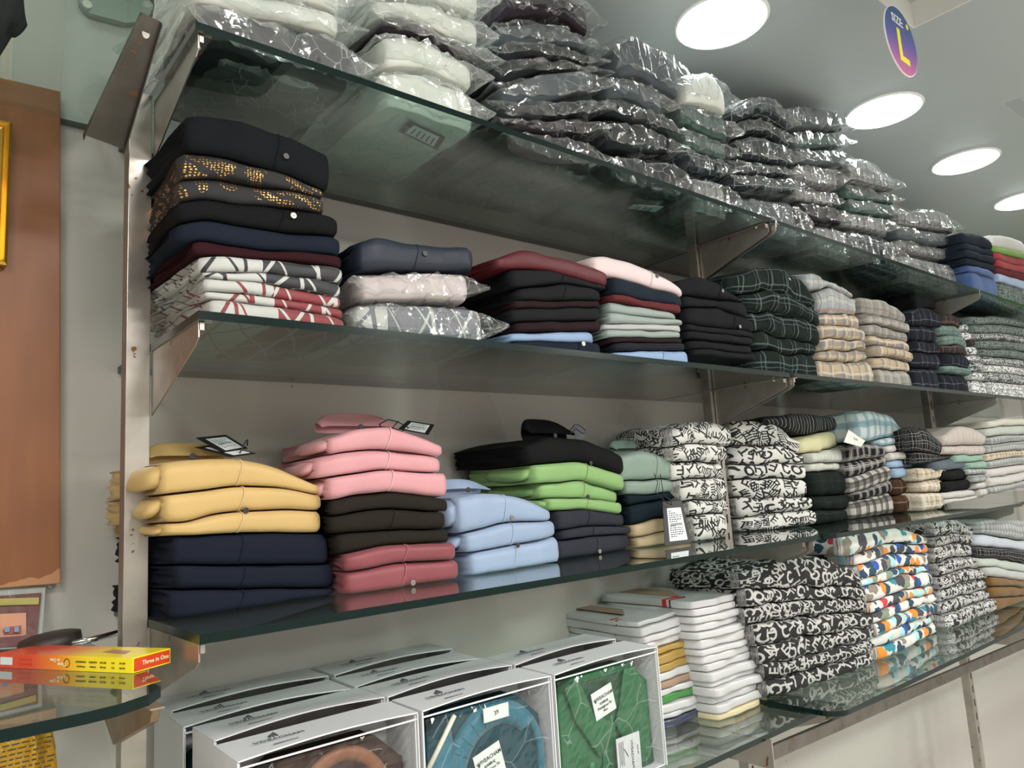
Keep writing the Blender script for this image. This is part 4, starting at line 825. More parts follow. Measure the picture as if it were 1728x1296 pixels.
under([(1058, 352), (1070, 345), (1120, 349), (1106, 358)], 'small white label seen through the top shelf near the first joint', 3, False)
# ------------------------------------------------------------------ shirt boxes on the lowest shelf
card_w = NT('white_card', .42).col(srgb(204, 206, 209)); brandink = plain('brand_ink', (92, 96, 100), .5)
def brand_text(par, M4, sz, tag=''):
    text('VIVEACHAM', sz, brandink, par, M4, 'brand_lettering')
def shirt_box(x0, x1, y0, dep, h, label, kind, tilt=0., bow=0.):
    Wd = x1-x0; z0 = Z4+ZC+.001; o = empty('shirt_box', ((x0+x1)/2, y0, z0), label, 'box', 'white shirt boxes on the lowest shelf', tilt)
    a, t = Wd/2, .0022
    b = MB(); b.box((-a, t, 0), (a, dep, t)); b.box((-a, t, t), (-a+t, dep, h-t)); b.box((a-t, t, t), (a, dep, h-t)); b.box((-a+t, dep-t, t), (a-t, dep, h-t)); b.build('tray', card_w.copy() if False else card_w, o, bevel=.0006)
    # cover: a second shell whose top panel bows up a little
    n = 14; V = []; Fs = []
    for k in range(n):
        x = -a-.0025+(2*a+.005)*k/(n-1); bz = h+(.0055+bow*.6)*math.sin(math.pi*k/(n-1))
        V += [(x, -.001, bz-.0008), (x, dep*.98, h+.001), (x, dep*.98, h+.001+t), (x, -.001, bz-.0008+t)]
    for k in range(n-1): Fs += [(k*4+j, k*4+(j+1) % 4, k*4+4+(j+1) % 4, k*4+4+j) for j in range(4)]
    Fs += [(0, 3, 2, 1), tuple(4*(n-1)+j for j in (0, 1, 2, 3))]
    mesh('cover_top', V, Fs, card_w, o, False)
    for sg in (-1, 1):
        xs = sorted((sg*(a+.0006), sg*(a+.0028))); MB().box((xs[0], -.001, 0), (xs[1], dep*.98, h+.001)).build('cover_side', card_w, o, bevel=.0005)
    lip = MB().box((-a, 0, h-.010), (a, .0015, h-.0075)).build('tray_lip', card_w, o)
    M4 = lambda cx, yy, rot=0: frame((cx, yy, h+.002+t+(.0055+bow*.6)*.62*math.cos(math.pi*cx/Wd)), (1, 0, 0), (0, 1, -.05))
    brand_text(o, M4(-a*.48, dep*.42), .0135)
    MB().box((-a*.48-.018, dep*.16, h+.0056+bow*.4), (-a*.48+.018, dep*.175, h+.0066+bow*.4)).build('rule', brandink, o)
    for k in range(3):   # the V mark
        MB().prism([(-a*.48-.008+k*.005, h+.0040), (-a*.48-.0065+k*.005, h+.0040), (-a*.48-.0055+k*.0052, h+.0058), (-a*.48-.007+k*.0052, h+.0058)], 1, dep*.58, dep*(.68+.06*k)).build('brand_mark', brandink, o)
    return o, a
def brand_label(o, cx, cz, y, sc_=1., rot=.25, txt=('KAMRAJ', 'Prestigious Fit', '40cm')):
    w_, h_ = .052*sc_, .046*sc_; R3 = Matrix.Rotation(-rot, 3, 'Y')
    def P(x, z, yy): v = R3 @ Vector((x, 0, z)); return (cx+v.x, yy, cz+v.z)
    V = [P(-w_/2, -h_/2, y), P(w_/2, -h_/2, y), P(w_/2, h_/2, y), P(-w_/2, h_/2, y)]; V += [(v[0], y+.0006, v[2]) for v in V]
    mesh('brand_label', V, [(0, 1, 2, 3), (7, 6, 5, 4), (0, 4, 5, 1), (1, 5, 6, 2), (2, 6, 7, 3), (3, 7, 4, 0)], plain('label_paper', (200, 208, 204), .5), o, False)
    for k, (tx, sz, dz_) in enumerate((('VIVEACHAM', .0082, .009), (txt[0], .0058, .0), (txt[1], .0062, -.007), (txt[2], .0048, -.014))):
        p = P(.003 if k == 0 else 0, dz_*sc_, y-.0006); xv = R3 @ Vector((1, 0, 0)); zv = R3 @ Vector((0, 0, 1))
        text(tx, sz*sc_, ink, o, frame(p, xv, zv), 'label_lettering', .0001, .0001)
    for k in range(3):
        a_, c_ = P(-w_*.44+k*.0022, .011*sc_, y-.0007), P(-w_*.38+k*.001, .005*sc_, y-.0007)
        MB().tube([a_, c_], .0005, 4).build('label_mark', ink, o)
def panel(pts, y, th, mat, o, name, seg=0, uvs=1, puff=.0):
    """flat cloth piece facing the front of the box; pts in (x, z)"""
    n = len(pts); cx = sum(p[0] for p in pts)/n; cz = sum(p[1] for p in pts)/n; V = [(cx, y-puff, cz)]; L = [(0, 1), (.55, .8), (.9, .35), (1, 0)]
    Fs = []
    for f, e in L[1:]: V += [(cx+(p[0]-cx)*f, y-puff*e, cz+(p[1]-cz)*f) for p in pts]
    V += [(p[0], y+th, p[1]) for p in pts]; V.append((cx, y+th, cz))
    Fs += [(0, 1+i, 1+(i+1) % n) for i in range(n)]
    for r_ in range(len(L)-1): Fs += [(1+r_*n+i, 1+(r_+1)*n+i, 1+(r_+1)*n+(i+1) % n, 1+r_*n+(i+1) % n) for i in range(n)]
    k = 1+len(L[1:])*n; Fs += [(len(V)-1, k+(i+1) % n, k+i) for i in range(n)]
    return mesh(name, V, Fs, mat, o, uv=[(v[0], v[2]) for v in V])
def arc_pts(cx, cz, rx, rz, a0, a1, n=18): return [(cx+rx*math.cos(math.radians(a0+(a1-a0)*i/n)), cz+rz*math.sin(math.radians(a0+(a1-a0)*i/n))) for i in range(n+1)]
def band(cx, cz, rx, rz, wd, a0, a1, y, th, mat, o, name, n=26):
    V = []; Fs = []
    for i in range(n+1):
        a = math.radians(a0+(a1-a0)*i/n); c, s_ = math.cos(a), math.sin(a); w_ = wd*(1+.25*math.sin(math.pi*i/n))
        for rr, yy in ((0, y), (w_*.5, y-th), (w_, y), (w_*.95, y+.006), (0, y+.006)): V.append((cx+(rx-w_+rr)*c, yy, cz+(rz-w_+rr)*s_))
    for i in range(n): Fs += [(i*5+j, i*5+(j+1) % 5, (i+1)*5+(j+1) % 5, (i+1)*5+j) for j in range(5)]
    Fs += [(0, 1, 2, 3, 4), tuple(n*5+j for j in (4, 3, 2, 1, 0))]
    return mesh(name, V, Fs, mat, o, uv=[(v[0], v[2]) for v in V])
def film(o, a, h, y, mat=None, seed=1):
    n, m_ = 30, 26; V = []; rs = np.random.RandomState(seed)
    P = np.array([(-a+.006+(2*a-.012)*i/(n-1), 0, .006+(h-.02)*j/(m_-1)) for i in range(n) for j in range(m_)])
    dsp = wob(P, 6, 55, .0035, True, seed)+rs.normal(size=len(P))*.0003
    edge = np.array([min(i, n-1-i, j, m_-1-j) for i in range(n) for j in range(m_)])
    P[:, 1] = y-np.abs(dsp)*np.where(edge == 0, 0, 1)-.002*(edge > 0)
    mesh('plastic_film', P, [(i*m_+j, (i+1)*m_+j, (i+1)*m_+j+1, i*m_+j+1) for i in range(n-1) for j in range(m_-1)], mat or bagc_m, o, smooth=False)
H = .226
teal = cloth((10, 112, 138), 1); teald = cloth((12, 84, 100)); grn2 = cloth((24, 128, 70), 1); grnd = cloth((14, 84, 48), 1); brw = cloth((92, 54, 38), 1); brwd = cloth((70, 44, 34)); org_ = cloth((138, 78, 40), 1)
ROW = ['front', 'second', 'third', 'rearmost']
cols = [('left', .376, .650, 4), ('middle', .662, .930, 4), ('right', .942, 1.224, 2)]
for ci_, (cn, xa, xb, nr_) in enumerate(cols):
    for r_ in range(nr_):
        y = 1.046+.102*r_; jx = .006*math.sin(r_*2.3+ci_)
        if r_ == 0:
            desc = ['brown shirt', 'teal shirt', 'green shirt'][ci_]; lab = 'white open-fronted box with a %s, front of the %s row' % (desc, cn)
        else: lab = 'white shirt box, %s in the %s row of boxes' % (ROW[r_] if r_ < nr_-1 or nr_ == 2 else 'rearmost', cn)
        o, a = shirt_box(xa+jx*(r_ > 0), xb+jx*(r_ > 0), y+.004*(r_ > 0), .092, H+(.0, .005, .006, .011)[r_], lab, ci_, tilt=(0, .02, -.015, .02)[r_], bow=(0, .004, .005, .003)[r_])
        if r_ == 0: boxes = (o, a)
        yb_ = .020
        body = [(-a+.012, .006), (a-.014, .006), (a-.016, H*.72), (a*.55, H-.022), (-a*.55, H-.022), (-a+.014, H*.75)]
        if r_ > 0:
            m_ = [brw, org_, teald][(ci_+r_) % 3]; panel(body, .03, .04, m_, o, 'shirt', puff=.008)
            if r_ == 1: MB().box((-a*.3, .028, H-.034), (a*.1, .030, H-.018)).build('collar_insert', plain('label_paper', (200, 208, 204), .5), o)
            continue
        if ci_ == 0:
            panel(body, yb_, .05, brwd, o, 'shirt', puff=.006)
            band(a*.12, H*.40, a*.66, H*.50, .016, 200, -20, yb_-.004, .003, org_, o, 'collar')
            panel(arc_pts(a*.12, H*.42, a*.5, H*.44, -20, 200), yb_-.002, .002, brwd, o, 'collar_lining', puff=.0)
            brand_label(o, a*.12, H*.44, yb_-.010, 1.05, .22); film(o, a, H, .006, seed=3)
        if ci_ == 1:
            panel(body, yb_, .05, teald, o, 'shirt', puff=.004)
            panel([(-a+.012, .006), (-a*.45, .006), (-a*.5, H*.4), (-a*.55, H*.8), (-a+.014, H*.62)], yb_-.004, .004, teal, o, 'front_panel', puff=.006)
            MB().tube([(-a+.013, yb_-.008, H*.60), (-a*.5, yb_-.008, H*.90)], .004, 6).build('collar_stay', plain('cream_card', (214, 208, 190), .5), o, smooth=True)
            band(a*.12, H*.42, a*.80, H*.50, .034, 215, 40, yb_-.006, .008, teal, o, 'collar')
            bd = band(a*.12, H*.42, a*.80, H*.50, .012, 40, -40, yb_-.006, .004, teal, o, 'collar_edge')
            MB().box((-a*.12, yb_-.018, H*.80), (a*.28, yb_-.0172, H*.90)).build('size_slip', plain('label_paper', (200, 208, 204), .5), o)
            text('39', .010, ink, o, frame((a*.08, yb_-.0185, H*.85), (1, 0, .2), (0, 0, 1)), 'size_number')
            brand_label(o, -a*.02, H*.50, yb_-.010, 1.1, .25); film(o, a, H, .003, seed=8)
            dm = MB()
            for k in range(9):
                an = math.radians(95+k*14); c_, s2_ = math.cos(an), math.sin(an)
                dm.tube([(a*.12+(a*.80-.034)*c_, yb_-.0135, H*.42+(H*.5-.034)*s2_), (a*.12+(a*.80-.006)*c_, yb_-.0125, H*.42+(H*.5-.006)*s2_)], .0004, 4)
            dm.build('stitching', teald, o)
        if ci_ == 2:
            panel(body, yb_, .05, grn2, o, 'shirt', puff=.005)
            panel(arc_pts(-a*.10, H*.86, a*.42, H*.20, 0, -180), yb_-.006, .003, grnd, o, 'collar_stand', puff=.001)
            panel([(-a*.78, H*.86), (-a*.52, H*.90), (-a*.30, H*.62), (a*.12, H*.46), (-a*.22, H*.24), (-a*.62, H*.58)], yb_-.010, .004, grn2, o, 'collar', puff=.004)
            panel([(a*.60, H*.88), (a*.36, H*.88), (a*.22, H*.62), (a*.10, H*.47), (a*.30, H*.24), (a*.66, H*.62)], yb_-.011, .004, grn2, o, 'collar', puff=.004)
            panel([(-a*.2, .006), (a*.12, .006), (a*.12, H*.44), (-a*.1, H*.40)], yb_-.007, .003, grn2, o, 'placket', puff=.002)
            MB().disc((-a*.42, yb_-.014, H*.22), .007, 1, .003, 20).build('button', plain('green_button', (30, 110, 66), .2), o, bevel=.0008)
            brand_label(o, -a*.12, H*.68, yb_-.015, 1.1, .2)
            cd = MB().box((a*.02, yb_-.020, -.0+.012), (a*.02+.066, yb_-.019, .082)).build('info_card', plain('silver_card', (184, 188, 190), .45), o)
            text('VIVEACHAM', .0092, ink, o, frame((a*.02+.042, yb_-.0206, .046), (0, 0, -1), (1, 0, 0)), 'card_lettering', .0001)
            text('SLIM FIT', .005, ink, o, frame((a*.02+.058, yb_-.0206, .050), (0, 0, -1), (1, 0, 0)), 'card_lettering', .0001)
            for k in range(3): MB().tube([(a*.02+.020+k*.003, yb_-.0205, .060-k*.004), (a*.02+.030, yb_-.0205, .044)], .0007, 4).build('card_mark', ink, o)
            for k in range(5): MB().box((a*.02+.006+k*.003, yb_-.0204, .03+.004*(k % 2)), (a*.02+.0068+k*.003, yb_-.0201, .074)).build('card_print', ink, o)
            film(o, a, H, .002, seed=12)
# ------------------------------------------------------------------ flat packs of white cloth
pw = NT('white_pack', .3, Coat_Weight=.4); pn = pw.noise(pw.uv(), 20, 3); pw.bump(pn[0], .3, .003); pwm = pw.col(srgb(190, 191, 192)); pgd = plain('gold_pack', (156, 128, 58), .3, Coat_Weight=.4); pbr = plain('brown_paper', (150, 126, 108), .6); pgn = plain('green_pack', (60, 130, 60), .3, Coat_Weight=.4); pnv = plain('navy_pack', (50, 54, 78), .3, Coat_Weight=.4); pbe = plain('beige_pack', (196, 184, 150), .35)
def packs(key, pile, bn, mats, words, front, D):
    S[key] = stack(pile, Z4, front, bn, [(m_, w_, dict(name='cloth_pack', inner=.001, wr=.0006, wk=30, bb=.0028, fwd=.004*math.sin(i*2.7), label='%s %s, %s in %s' % (w_, 'pack', ORD[i] if i < len(mats)-1 else 'lowest', pile))) for i, (m_, w_) in enumerate(zip(mats, words))], D=D, res=2, jit=.004, cat='pack', group='packs of white cloth')
m1 = [pwm, pwm, pwm, pwm, pgd, pgd, pgd, pwm, pbr, pwm, pgn, pwm, pwm, pnv]
packs('PL', 'the left cloth pack pile', [[(1076, 1053), (1158, 1026)], *lerpb([(1078, 1062), (1160, 1034)], [(1108, 1238), (1194, 1208)], 13)], m1, ['white', 'white red-banded', 'white brown-banded', 'white', 'gold', 'olive gold', 'gold', 'white', 'brown lettered', 'white', 'green and gold', 'white', 'white', 'navy'], ('c', (1108, 1238), (1194, 1208)), .29)
m2 = [pwm]*14+[pbe]
packs('PR', 'the right cloth pack pile', [[(1168, 1016), (1210, 1008), (1250, 1000)], *lerpb([(1168, 1030), (1254, 1012)], [(1212, 1219), (1301, 1182)], 14)], m2, ['white']*14+['beige'], ('c', (1212, 1219), (1301, 1182)), .29)
def strip(key, i, n0, w_, mat, name='paper_band', front=False):
    o, og, P, d, inn, z = top_of(key, i, 0); h_ = float(S[key][i][2][0]-S[key][i][3][0]); zb_ = float(S[key][i][3][0]); V = []
    q0 = P+inn*n0-d*.0012; q1 = P+inn*(n0+w_)-d*.0012
    for q, zz in ((q0, zb_+.001), (q1, zb_+.001), (q1, z+.0005), (q0, z+.0005)): V.append((q[0], q[1], zz))
    V += [(v[0]+d[0]*.06, v[1]+d[1]*.06, v[2]+(.0012 if k > 1 else 0)) for k, v in enumerate(V)]
    mesh(name, V, [(0, 1, 2, 3), (3, 2, 6, 7), (0, 3, 7, 4), (1, 5, 6, 2)], mat, o, False, origin=og)
rd = plain('red_band', (168, 40, 36), .4)
for k_, i_ in (('PR', 0), ('PL', 0), ('PL', 1)): strip(k_, i_, .075, .012, rd); strip(k_, i_, .062, .004, ink)
strip('PL', 2, .085, .03, pbr); strip('PL', 3, .05, .02, pbr)
for k_ in ('PL', 'PR'):
    o, og, P, d, inn, z = top_of(k_, 0, .5); q = [P+inn*.08-d*.035, P+inn*.28-d*.035, P+inn*.28+d*.045, P+inn*.17+d*.045]
    mesh('paper_insert', [(p[0], p[1], z+.0004) for p in q]+[(p[0], p[1], z+.0014) for p in q], [(0, 1, 2, 3), (7, 6, 5, 4), (0, 4, 5, 1), (1, 5, 6, 2), (2, 6, 7, 3), (3, 7, 4, 0)], pbr, o, False, origin=og)
# ------------------------------------------------------------------ left of the shelving
zL = -.19
MB().prism([(-.9, .90), (.17, .90), (.20, .905), (.235, .925), (.255, .955), (.264, .99), (.266, 1.03), (.266, 1.445), (-.9, 1.445)], 2, zL+ZC-.012, zL+ZC, 0, 1).build('glass_shelf', [glass_f, ge], label='low rounded glass shelf at the left holding the yellow incense box', category='shelf', group='glass shelves')
p = [hX(*q, .268) for q in ((186, 1196), (190, 1215), (204, 1254), (268, 1217), (272, 1196), (250, 1180))]; bs = p[2]
bk = empty('shelf_bracket', (.268, float(p[2][1]), float(p[2][2])), 'brown-tinted steel bracket under the rounded glass shelf', 'bracket', 'shelf brackets')
MB().prism([(q[1]-bs[1], q[2]-bs[2]) for q in p], 0, -.010, .0).build('plate', steel('bronze_steel', (150, 126, 100), .35), bk, bevel=.001)
f_, b_ = p[0]-bs, p[4]-bs; MB().box((-.012, float(min(f_[1], b_[1])), float(b_[2])), (.004, float(max(f_[1], b_[1])), float(b_[2])+.002)).build('flange', st, bk)
# incense box
FRp, BRp, FLp = hZ(224, 1137, zL), hZ(272, 1124, zL), hZ(0, 1127, zL)
xd = FLp-FRp; xd[2] = 0; xd /= np.linalg.norm(xd); yd = np.array([xd[1], -xd[0], 0]); yd = yd if yd[1] > 0 else -yd
ib = empty('incense_box', (FRp[0], FRp[1], zL+ZC+.0005), 'long flat yellow to red incense carton on the rounded glass shelf', 'box')
s = NT('incense_carton', .3, Coat_Weight=.3); v = s.obj(); x_, y_, z_ = s.sep(v); dd = s.M('ADD', s.M('MULTIPLY', x_, float(xd[0])), s.M('MULTIPLY', y_, float(xd[1])))
icm = s.col(s.ramp(s.M('MULTIPLY', dd, 4.5), [(0, srgb(246, 226, 20)), (.38, srgb(244, 214, 20)), (.62, srgb(232, 130, 24)), (.85, srgb(212, 66, 28))]))
L_, W_2, H_ = .26, .058, .0185
def bx(a, b, c): return tuple(xd*a+yd*b+np.array([0, 0, c]))
V = [bx(a, b, c) for a in (0, L_) for b in (0, W_2) for c in (0, H_)]; Q = [(0, 1, 3, 2), (4, 6, 7, 5), (0, 4, 5, 1), (2, 3, 7, 6), (0, 2, 6, 4), (1, 5, 7, 3)]
redc = plain('red_carton', (206, 66, 30), .35); dk_ink = plain('carton_ink', (70, 60, 20), .5); cw_ = plain('carton_cream', (236, 232, 190), .5)
mesh('carton', V, Q, icm, ib, False)
mesh('end_panel', [bx(-.0004, b, c) for b, c in ((.0015, .0015), (W_2-.0015, .0015), (W_2-.0015, H_-.0015), (.0015, H_-.0015))], [(0, 1, 2, 3)], redc, ib, False)
def ft(t_, a, c, sz, mt, flip=True): text(t_, sz, mt, ib, frame(bx(a, -.0005, c), (xd if flip else -xd), (0, 0, -1 if flip else 1)), 'carton_lettering', .0001, .0001)
ft('Three', .128, .0125-.005, .0066, cw_); ft('in One', .141, .0125, .0066, cw_)
for a_, t_ in ((.018, 'Net Wt'), (.034, '15 g'), (.052, 'Net Qty'), (.070, 'Contents'), (.092, '15 Fragrance')): ft(t_, a_, .0055, .0030, dk_ink); ft(t_.upper(), a_, .0115, .0028, dk_ink)
ft('MRP incl. of all taxes', .200, .0055, .0032, redc); ft('Mfd. and packed by', .200, .0115, .0032, redc)
cc = bx(.1185, -.0005, .0095); lo = MB()
lo.V += [(cc[0]+xd[0]*r_*math.cos(t_), cc[1]+xd[1]*r_*math.cos(t_), cc[2]+r_*math.sin(t_)) for r_ in (.0058, .0046) for t_ in np.linspace(0, 2*math.pi, 25)[:-1]]
lo.F += [(i, (i+1) % 24, 24+(i+1) % 24, 24+i) for i in range(24)]; lo.mi += [0]*24; lo.build('carton_emblem', dk_ink, ib)
text('Three in One', .0075, cw_, ib, frame(bx(-.0008, .034, .0095), -yd if False else yd, (0, 0, 1)), 'carton_lettering', .0001, .0001) if True else None
MB().add([bx(.225, -.0004, .004), bx(.25, -.0004, .004), bx(.25, -.0004, .014), bx(.225, -.0004, .014)], [(0, 1, 2, 3)]).build('barcode_patch', tag_w, ib)
MB().add([bx(a, b, H_+.0003) for a, b in ((.035, .018), (.085, .024), (.085, .040), (.045, .036))], [(0, 1, 2, 3)]).build('carton_picture', plain('carton_picture', (170, 120, 110), .4), ib)
# round black disc with chrome handle
c = hZ(78, 1100, zL); dk2 = empty('hand_mirror', (float(c[0]), float(c[1])-.03, zL+ZC+.0), 'small black round hand mirror with chrome handle behind the incense carton', 'mirror')
db = MB(); n = 28; prof = [(0, .004), (.030, .004), (.040, .008), (.042, .016), (.040, .026), (.030, .029), (0, .030)]
V = [(r_*math.cos(2*math.pi*j/n), r_*math.sin(2*math.pi*j/n), z_+.10*r_*math.cos(2*math.pi*j/n)) for r_, z_ in prof for j in range(n)]
mesh('disc', V, [(k*n+j, k*n+(j+1) % n, (k+1)*n+(j+1) % n, (k+1)*n+j) for k in range(len(prof)-1) for j in range(n)], plain('black_rubber', (44, 36, 34), .5), dk2)
MB().tube([(.022, -.03, .014), (.05, -.028, .016), (.115, -.02, .022), (.14, -.018, .024)], [.006, .0045, .004, .004], 10).build('handle', NT('chrome', .12, Metallic=1.).col(srgb(205, 205, 205)), dk2, smooth=True)
# picture card in a clear sleeve, leaning on the wall
def card3(name, P, th, mat, par=None, **kw):
    P = [np.array(p, float) for p in P]; nn = np.cross(P[1]-P[0], P[3]-P[0]); nn /= np.linalg.norm(nn); nn = nn if nn[1] > 0 else -nn
    return mesh(name, [tuple(p) for p in P]+[tuple(p+nn*th) for p in P], [(0, 1, 2, 3), (7, 6, 5, 4), (0, 4, 5, 1), (1, 5, 6, 2), (2, 6, 7, 3), (3, 7, 4, 0)], mat, par, False, **kw)
Yp = 1.375
pb = hY(70, 1094, Yp); pc_ = empty('picture_card', tuple(pb), 'maroon picture card in a clear sleeve leaning at far left', 'card')
def pq(u, v, y): return hY(u, v, y)-pb
card3('card', [pq(-60, 1010, Yp+.05), pq(70, 1000, Yp+.05), pq(62, 1088, Yp+.004), pq(-60, 1096, Yp+.004)], .0015, plain('maroon_print', (112, 66, 66), .4), pc_)
card3('sleeve_rim', [pq(-60, 992, Yp+.060), pq(77, 990, Yp+.060), pq(69, 1092, Yp+.006), pq(-60, 1098, Yp+.006)], .001, plain('silver_rim', (176, 178, 172), .3), pc_)
card3('colour_band', [pq(-60, 1012, Yp+.042), pq(66, 1008, Yp+.042), pq(65, 1020, Yp+.037), pq(-60, 1023, Yp+.037)], .0005, plain('olive_print', (150, 142, 60), .4), pc_)
for du, cl_ in ((0, (176, 110, 70)), (0, (150, 80, 66))):
    r_ = 22 if cl_[0] > 160 else 14; card3('printed_disc', [pq(22-r_, 1058-r_, Yp+.026), pq(22+r_, 1056-r_, Yp+.026), pq(22+r_, 1056+r_*.9, Yp+.012), pq(22-r_, 1058+r_*.9, Yp+.012)], .0004, plain('print_%d' % cl_[0], cl_, .4), pc_)
for du in (-8, 8): card3('printed_spot', [pq(20+du-4, 1058, Yp+.012), pq(20+du+4, 1057, Yp+.012), pq(20+du+4, 1066, Yp+.009), pq(20+du-4, 1067, Yp+.009)], .0004, plain('blue_print', (70, 110, 150), .4), pc_)
card3('clear_sleeve', [pq(-60, 975, Yp+.062), pq(89, 977, Yp+.062), pq(73, 1094, Yp-.001), pq(-60, 1100, Yp-.001)], .0006, bagc_m, pc_)
# yellow packet hanging below the rounded shelf
yb = hY(40, 1296, 1.25); yp = empty('yellow_packet', (float(yb[0]), 1.25, float(yb[2])-.08), 'shiny golden yellow plastic packet below the rounded glass shelf', 'packet')
s = NT('yellow_plastic', .22, Coat_Weight=.5); v = s.obj(); n1_ = s.noise(v, 70, 3); s.bump(n1_[0], 1., .006); ypm = s.col(srgb(206, 152, 20))
A_, B_ = hY(-40, 1225, 1.25), hY(95, 1225, 1.25); N_ = 22; s_ = np.linspace(0, 1, N_); Fl = np.linspace(A_[:2], B_[:2], N_)
V, Fs, UV = slab(Fl, .035, np.full(N_, float(B_[2])+.0), np.full(N_, float(yb[2])-.08), N_, 5, 26, 0, .010, .0025, 60, 77)
mesh('packet', V, Fs, ypm, yp, uv=UV, origin=(float(yb[0]), 1.25, float(yb[2])-.08))
pr = MB(); rr = random.Random(4)
for i in range(11):
    x = -.05
    while x < .028: w_ = rr.uniform(.003, .010); zz = .125-i*.0062; pr.box((x, -.0045, zz), (x+w_, -.0035, zz+.0018)); x += w_+.0025
pr.build('print', dk_ink, yp)
# wooden board and gilt frame
w0, w1 = hY(0, 128, 1.42), hY(103, 152, 1.42); w2_, w3 = hY(103, 985, 1.42), hY(0, 955, 1.42)
slope = (w1[2]-w0[2])/(w1[0]-w0[0]); xl = -.42
bz = float(w2_[2]); xr0, xr1 = float(w1[0]), float(w2_[0])
pl = [(xl, bz+.02), (xr1, bz), (xr0, float(w1[2])), (xl, float(w1[2])-slope*(xr0-xl))]
wb = MB().prism([(a, b) for a, b in pl], 1, 1.425, YB-.001); wo = wb.build('wooden_board', woodmat(), label='worn orange-brown wooden board fixed to the wall at far left', category='board', bevel=.0015)
gf = NT('gilt_frame', .28, Metallic=.85).col(srgb(214, 168, 70))
f1, f2 = hY(22, 204, 1.40), hY(22, 447, 1.40); fr_ = empty('gilded_picture', (float(f1[0]), 1.42, float(f2[2])), 'gilded picture frame hung on the wooden board', 'frame')
fh = float(f1[2]-f2[2]); fw = .30; mw = .026
def mould(pts, closed_dir, name='moulding'):
    (ax_, az_), (bx_, bz_) = pts; d = np.array([bx_-ax_, bz_-az_]); L = np.linalg.norm(d); d /= L; n_ = np.array([-d[1], d[0]])*closed_dir; V = []
    prof = [(0, 0), (0, -.014), (.004, -.017), (.008, -.012), (.013, -.015), (.018, -.012), (.021, -.014), (.026, -.006), (.026, 0)]
    for e, (px_, pz_) in enumerate(((ax_, az_), (bx_, bz_))):
        for w_, y_ in prof:
            mm = w_ if e == 0 else -w_; q = np.array([px_, pz_])+n_*w_+d*mm; V.append((q[0], y_, q[1]))
    k = len(prof); mesh(name, V, [(i, i+1, k+i+1, k+i) for i in range(k-1)]+[tuple(range(k)), tuple(range(2*k-1, k-1, -1))], gf, fr_, False)
cs = [(-fw, 0), (0, 0), (0, fh), (-fw, fh)]
for i in range(4): mould((cs[i], cs[(i+1) % 4]), 1)
MB().box((-fw+.02, -.006, .02), (-.02, -.002, fh-.02)).build('picture', plain('dull_print', (150, 140, 120), .4), fr_)
# upper left: glass shelf, its loose bracket, fixing plate, dark hanging cloth
zU = .70; ul = hZ(264, 16, zU); yU = float(ul[1])-.03
MB().prism([(-.9, yU), (float(ul[0])-.05, yU), (float(ul[0])-.02, yU+.007), (float(ul[0])-.004, yU+.025), (float(ul[0]), yU+.05), (float(ul[0]), 1.446), (-.9, 1.446)], 2, zU+ZC, zU+ZC+.012, 0, 1).build('glass_shelf', [glass_f, ge], label='high rounded glass shelf at the upper left corner', category='shelf', group='glass shelves')
A_, B_ = hZ(256, 30, zU-.006), hY(176, 240, 1.20); lb = empty('shelf_bracket', tuple(B_), 'dark loose steel channel bracket leaning at the upper left', 'bracket', 'shelf brackets')
dv = A_-B_; Ln = np.linalg.norm(dv); dv /= Ln; sd_ = np.cross(dv, (0, 1, .35)); sd_ /= np.linalg.norm(sd_); nr_ = np.cross(sd_, dv); nr_ = nr_ if nr_[1] > 0 else -nr_
def chan(a, b, c): return tuple(dv*a+sd_*b+nr_*c)
w0_, w1_ = .028, .014
def platef(pa, pb_, ca, cb): return [chan(0, pa[0], ca[0]), chan(0, pa[1], ca[1]), chan(Ln, pb_[1], cb[1]), chan(Ln, pb_[0], cb[0])]
def thickq(q, th, mt, name):
    P = [np.array(x) for x in q]; n_ = np.cross(P[1]-P[0], P[3]-P[0]); n_ /= np.linalg.norm(n_); mesh(name, [tuple(x) for x in P]+[tuple(x+n_*th) for x in P], [(0, 1, 2, 3), (7, 6, 5, 4), (0, 4, 5, 1), (1, 5, 6, 2), (2, 6, 7, 3), (3, 7, 4, 0)], mt, lb, False)
dks = steel('dark_channel_steel', (104, 98, 92), .45)  # dark metal of the loose channel
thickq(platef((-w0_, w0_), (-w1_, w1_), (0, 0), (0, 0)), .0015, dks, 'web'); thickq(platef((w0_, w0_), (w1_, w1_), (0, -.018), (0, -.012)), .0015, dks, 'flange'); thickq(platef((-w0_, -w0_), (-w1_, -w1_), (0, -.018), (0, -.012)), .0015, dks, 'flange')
hl = np.array(chan(Ln*.88, 0, -.001)); MB().disc(tuple(hl), .005, 1, .002, 16, ry=.007).build('screw_hole', plain('pale_screw', (205, 200, 190), .4), lb)
P = [hY(*q, 1.44) for q in ((128, -40), (134, 8), (150, 26), (210, 42), (240, 40), (240, -40))]
fp = MB().prism([(float(q[0]), float(q[2])) for q in P], 1, 1.432, 1.449).build('fixing_plate', steel('pale_steel', (190, 200, 190), .4), label='pale metal fixing plate with a screw at the upper left wall', category='plate')
MB().disc(tuple(hY(147, 8, 1.428)-np.array(fp.location)), .008, 1, .006, 20).build('screw', plain('pale_screw', (205, 200, 190), .4), fp, bevel=.001)
A_, B_ = hY(-90, 60, 1.0), hY(40, 60, 1.0); N_ = 16; zt_ = np.full(N_, float(hY(20, -60, 1.0)[2])); zb_ = np.interp(np.linspace(0, 1, N_), [0, .6, 1], [float(hY(0, 150, 1.0)[2]), float(hY(0, 112, 1.0)[2]), float(hY(40, 40, 1.0)[2])])
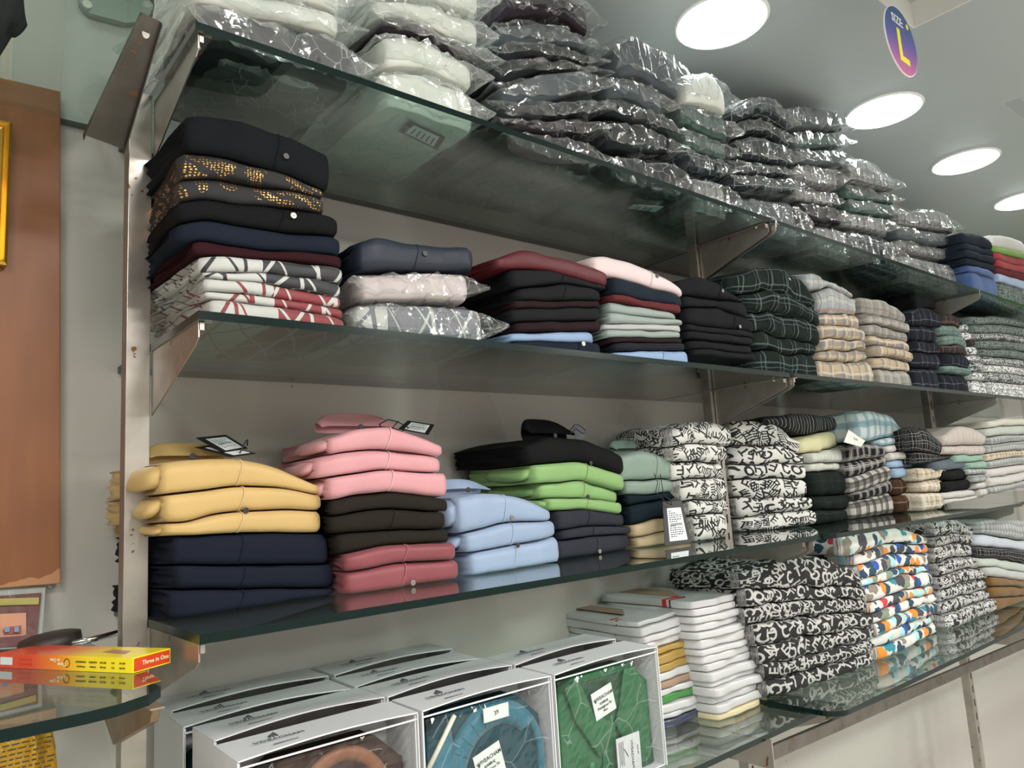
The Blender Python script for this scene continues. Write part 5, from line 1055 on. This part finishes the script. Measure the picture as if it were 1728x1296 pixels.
V, Fs, UV = slab(np.linspace(A_[:2], B_[:2], N_), .06, zt_, zb_, N_, 6, 14, 0, .012, .003, 30, 55)
V[:, 2] = np.minimum(V[:, 2], zU+ZC-.001)
mesh('hanging_cloth', V, Fs, cloth((44, 50, 50)), uv=UV, label='dark grey cloth hanging from the high glass shelf at upper left', category='cloth')
# ------------------------------------------------------------------ size sign under the ceiling
Ys = .70; s0, s1 = hY(1495, 55, Ys), hY(1546, 92, Ys); t0, t1 = hY(1514, 16, Ys), hY(1528, 125, Ys)
cx_, cz_ = float(s0[0]+s1[0])/2, float(t0[2]+t1[2])/2; rx_, rz_ = float(s1[0]-s0[0])/2, float(t0[2]-t1[2])/2
sg = empty('size_sign', (cx_, Ys, cz_), 'oval blue to pink hanging sign reading SIZE L', 'sign')
s = NT('sign_print', .35); x_, y_, z_ = s.sep(s.obj())
sm = s.col(s.ramp(s.M('ADD', s.M('MULTIPLY', z_, .5/rz_), .5), [(0, srgb(200, 110, 150)), (.25, srgb(150, 90, 160)), (.5, srgb(86, 82, 160)), (.8, srgb(44, 78, 140)), (1, srgb(40, 84, 130))]))
MB().disc((0, 0, 0), rx_, 1, .003, 48, ry=rz_).build('board', sm, sg)
MB().disc((0, .001, 0), rx_*1.03, 1, .003, 48, ry=rz_*1.03).build('white_rim', plain('sign_white', (228, 228, 228), .5), sg)
yw = plain('sign_yellow', (232, 226, 60), .5); wt_ = plain('sign_white', (228, 228, 228), .5)
text('L', rz_*1.35, yw, sg, frame((0, -.0018, -rz_*.22), (1, 0, 0), (0, 0, 1)), 'size_letter', .0004, .003)
text('SIZE:', rz_*.36, wt_, sg, frame((-rx_*.12, -.0018, rz_*.58), (1, 0, 0), (0, 0, 1)), 'sign_lettering', .0004, .0005)
MB().disc((rx_*.55, -.0018, rz_*.62), .008, 1, .0006, 16).build('sign_emblem', yw, sg)
MB().tube([(0, 0, rz_), (0, .0, CEIL-cz_-.0005)], .0008, 6).build('cord', wt_, sg)
# far wall: lime panel added high up, its colour standing in for a green glow
MB().box((XR-.012, .35, 2.3), (XR-.001, 1.3, 2.72)).build('glow_panel', plain('lime_glow_paint', (128, 176, 92), .5), label='added lime panel in place of the green glow at the far end wall', category='poster')
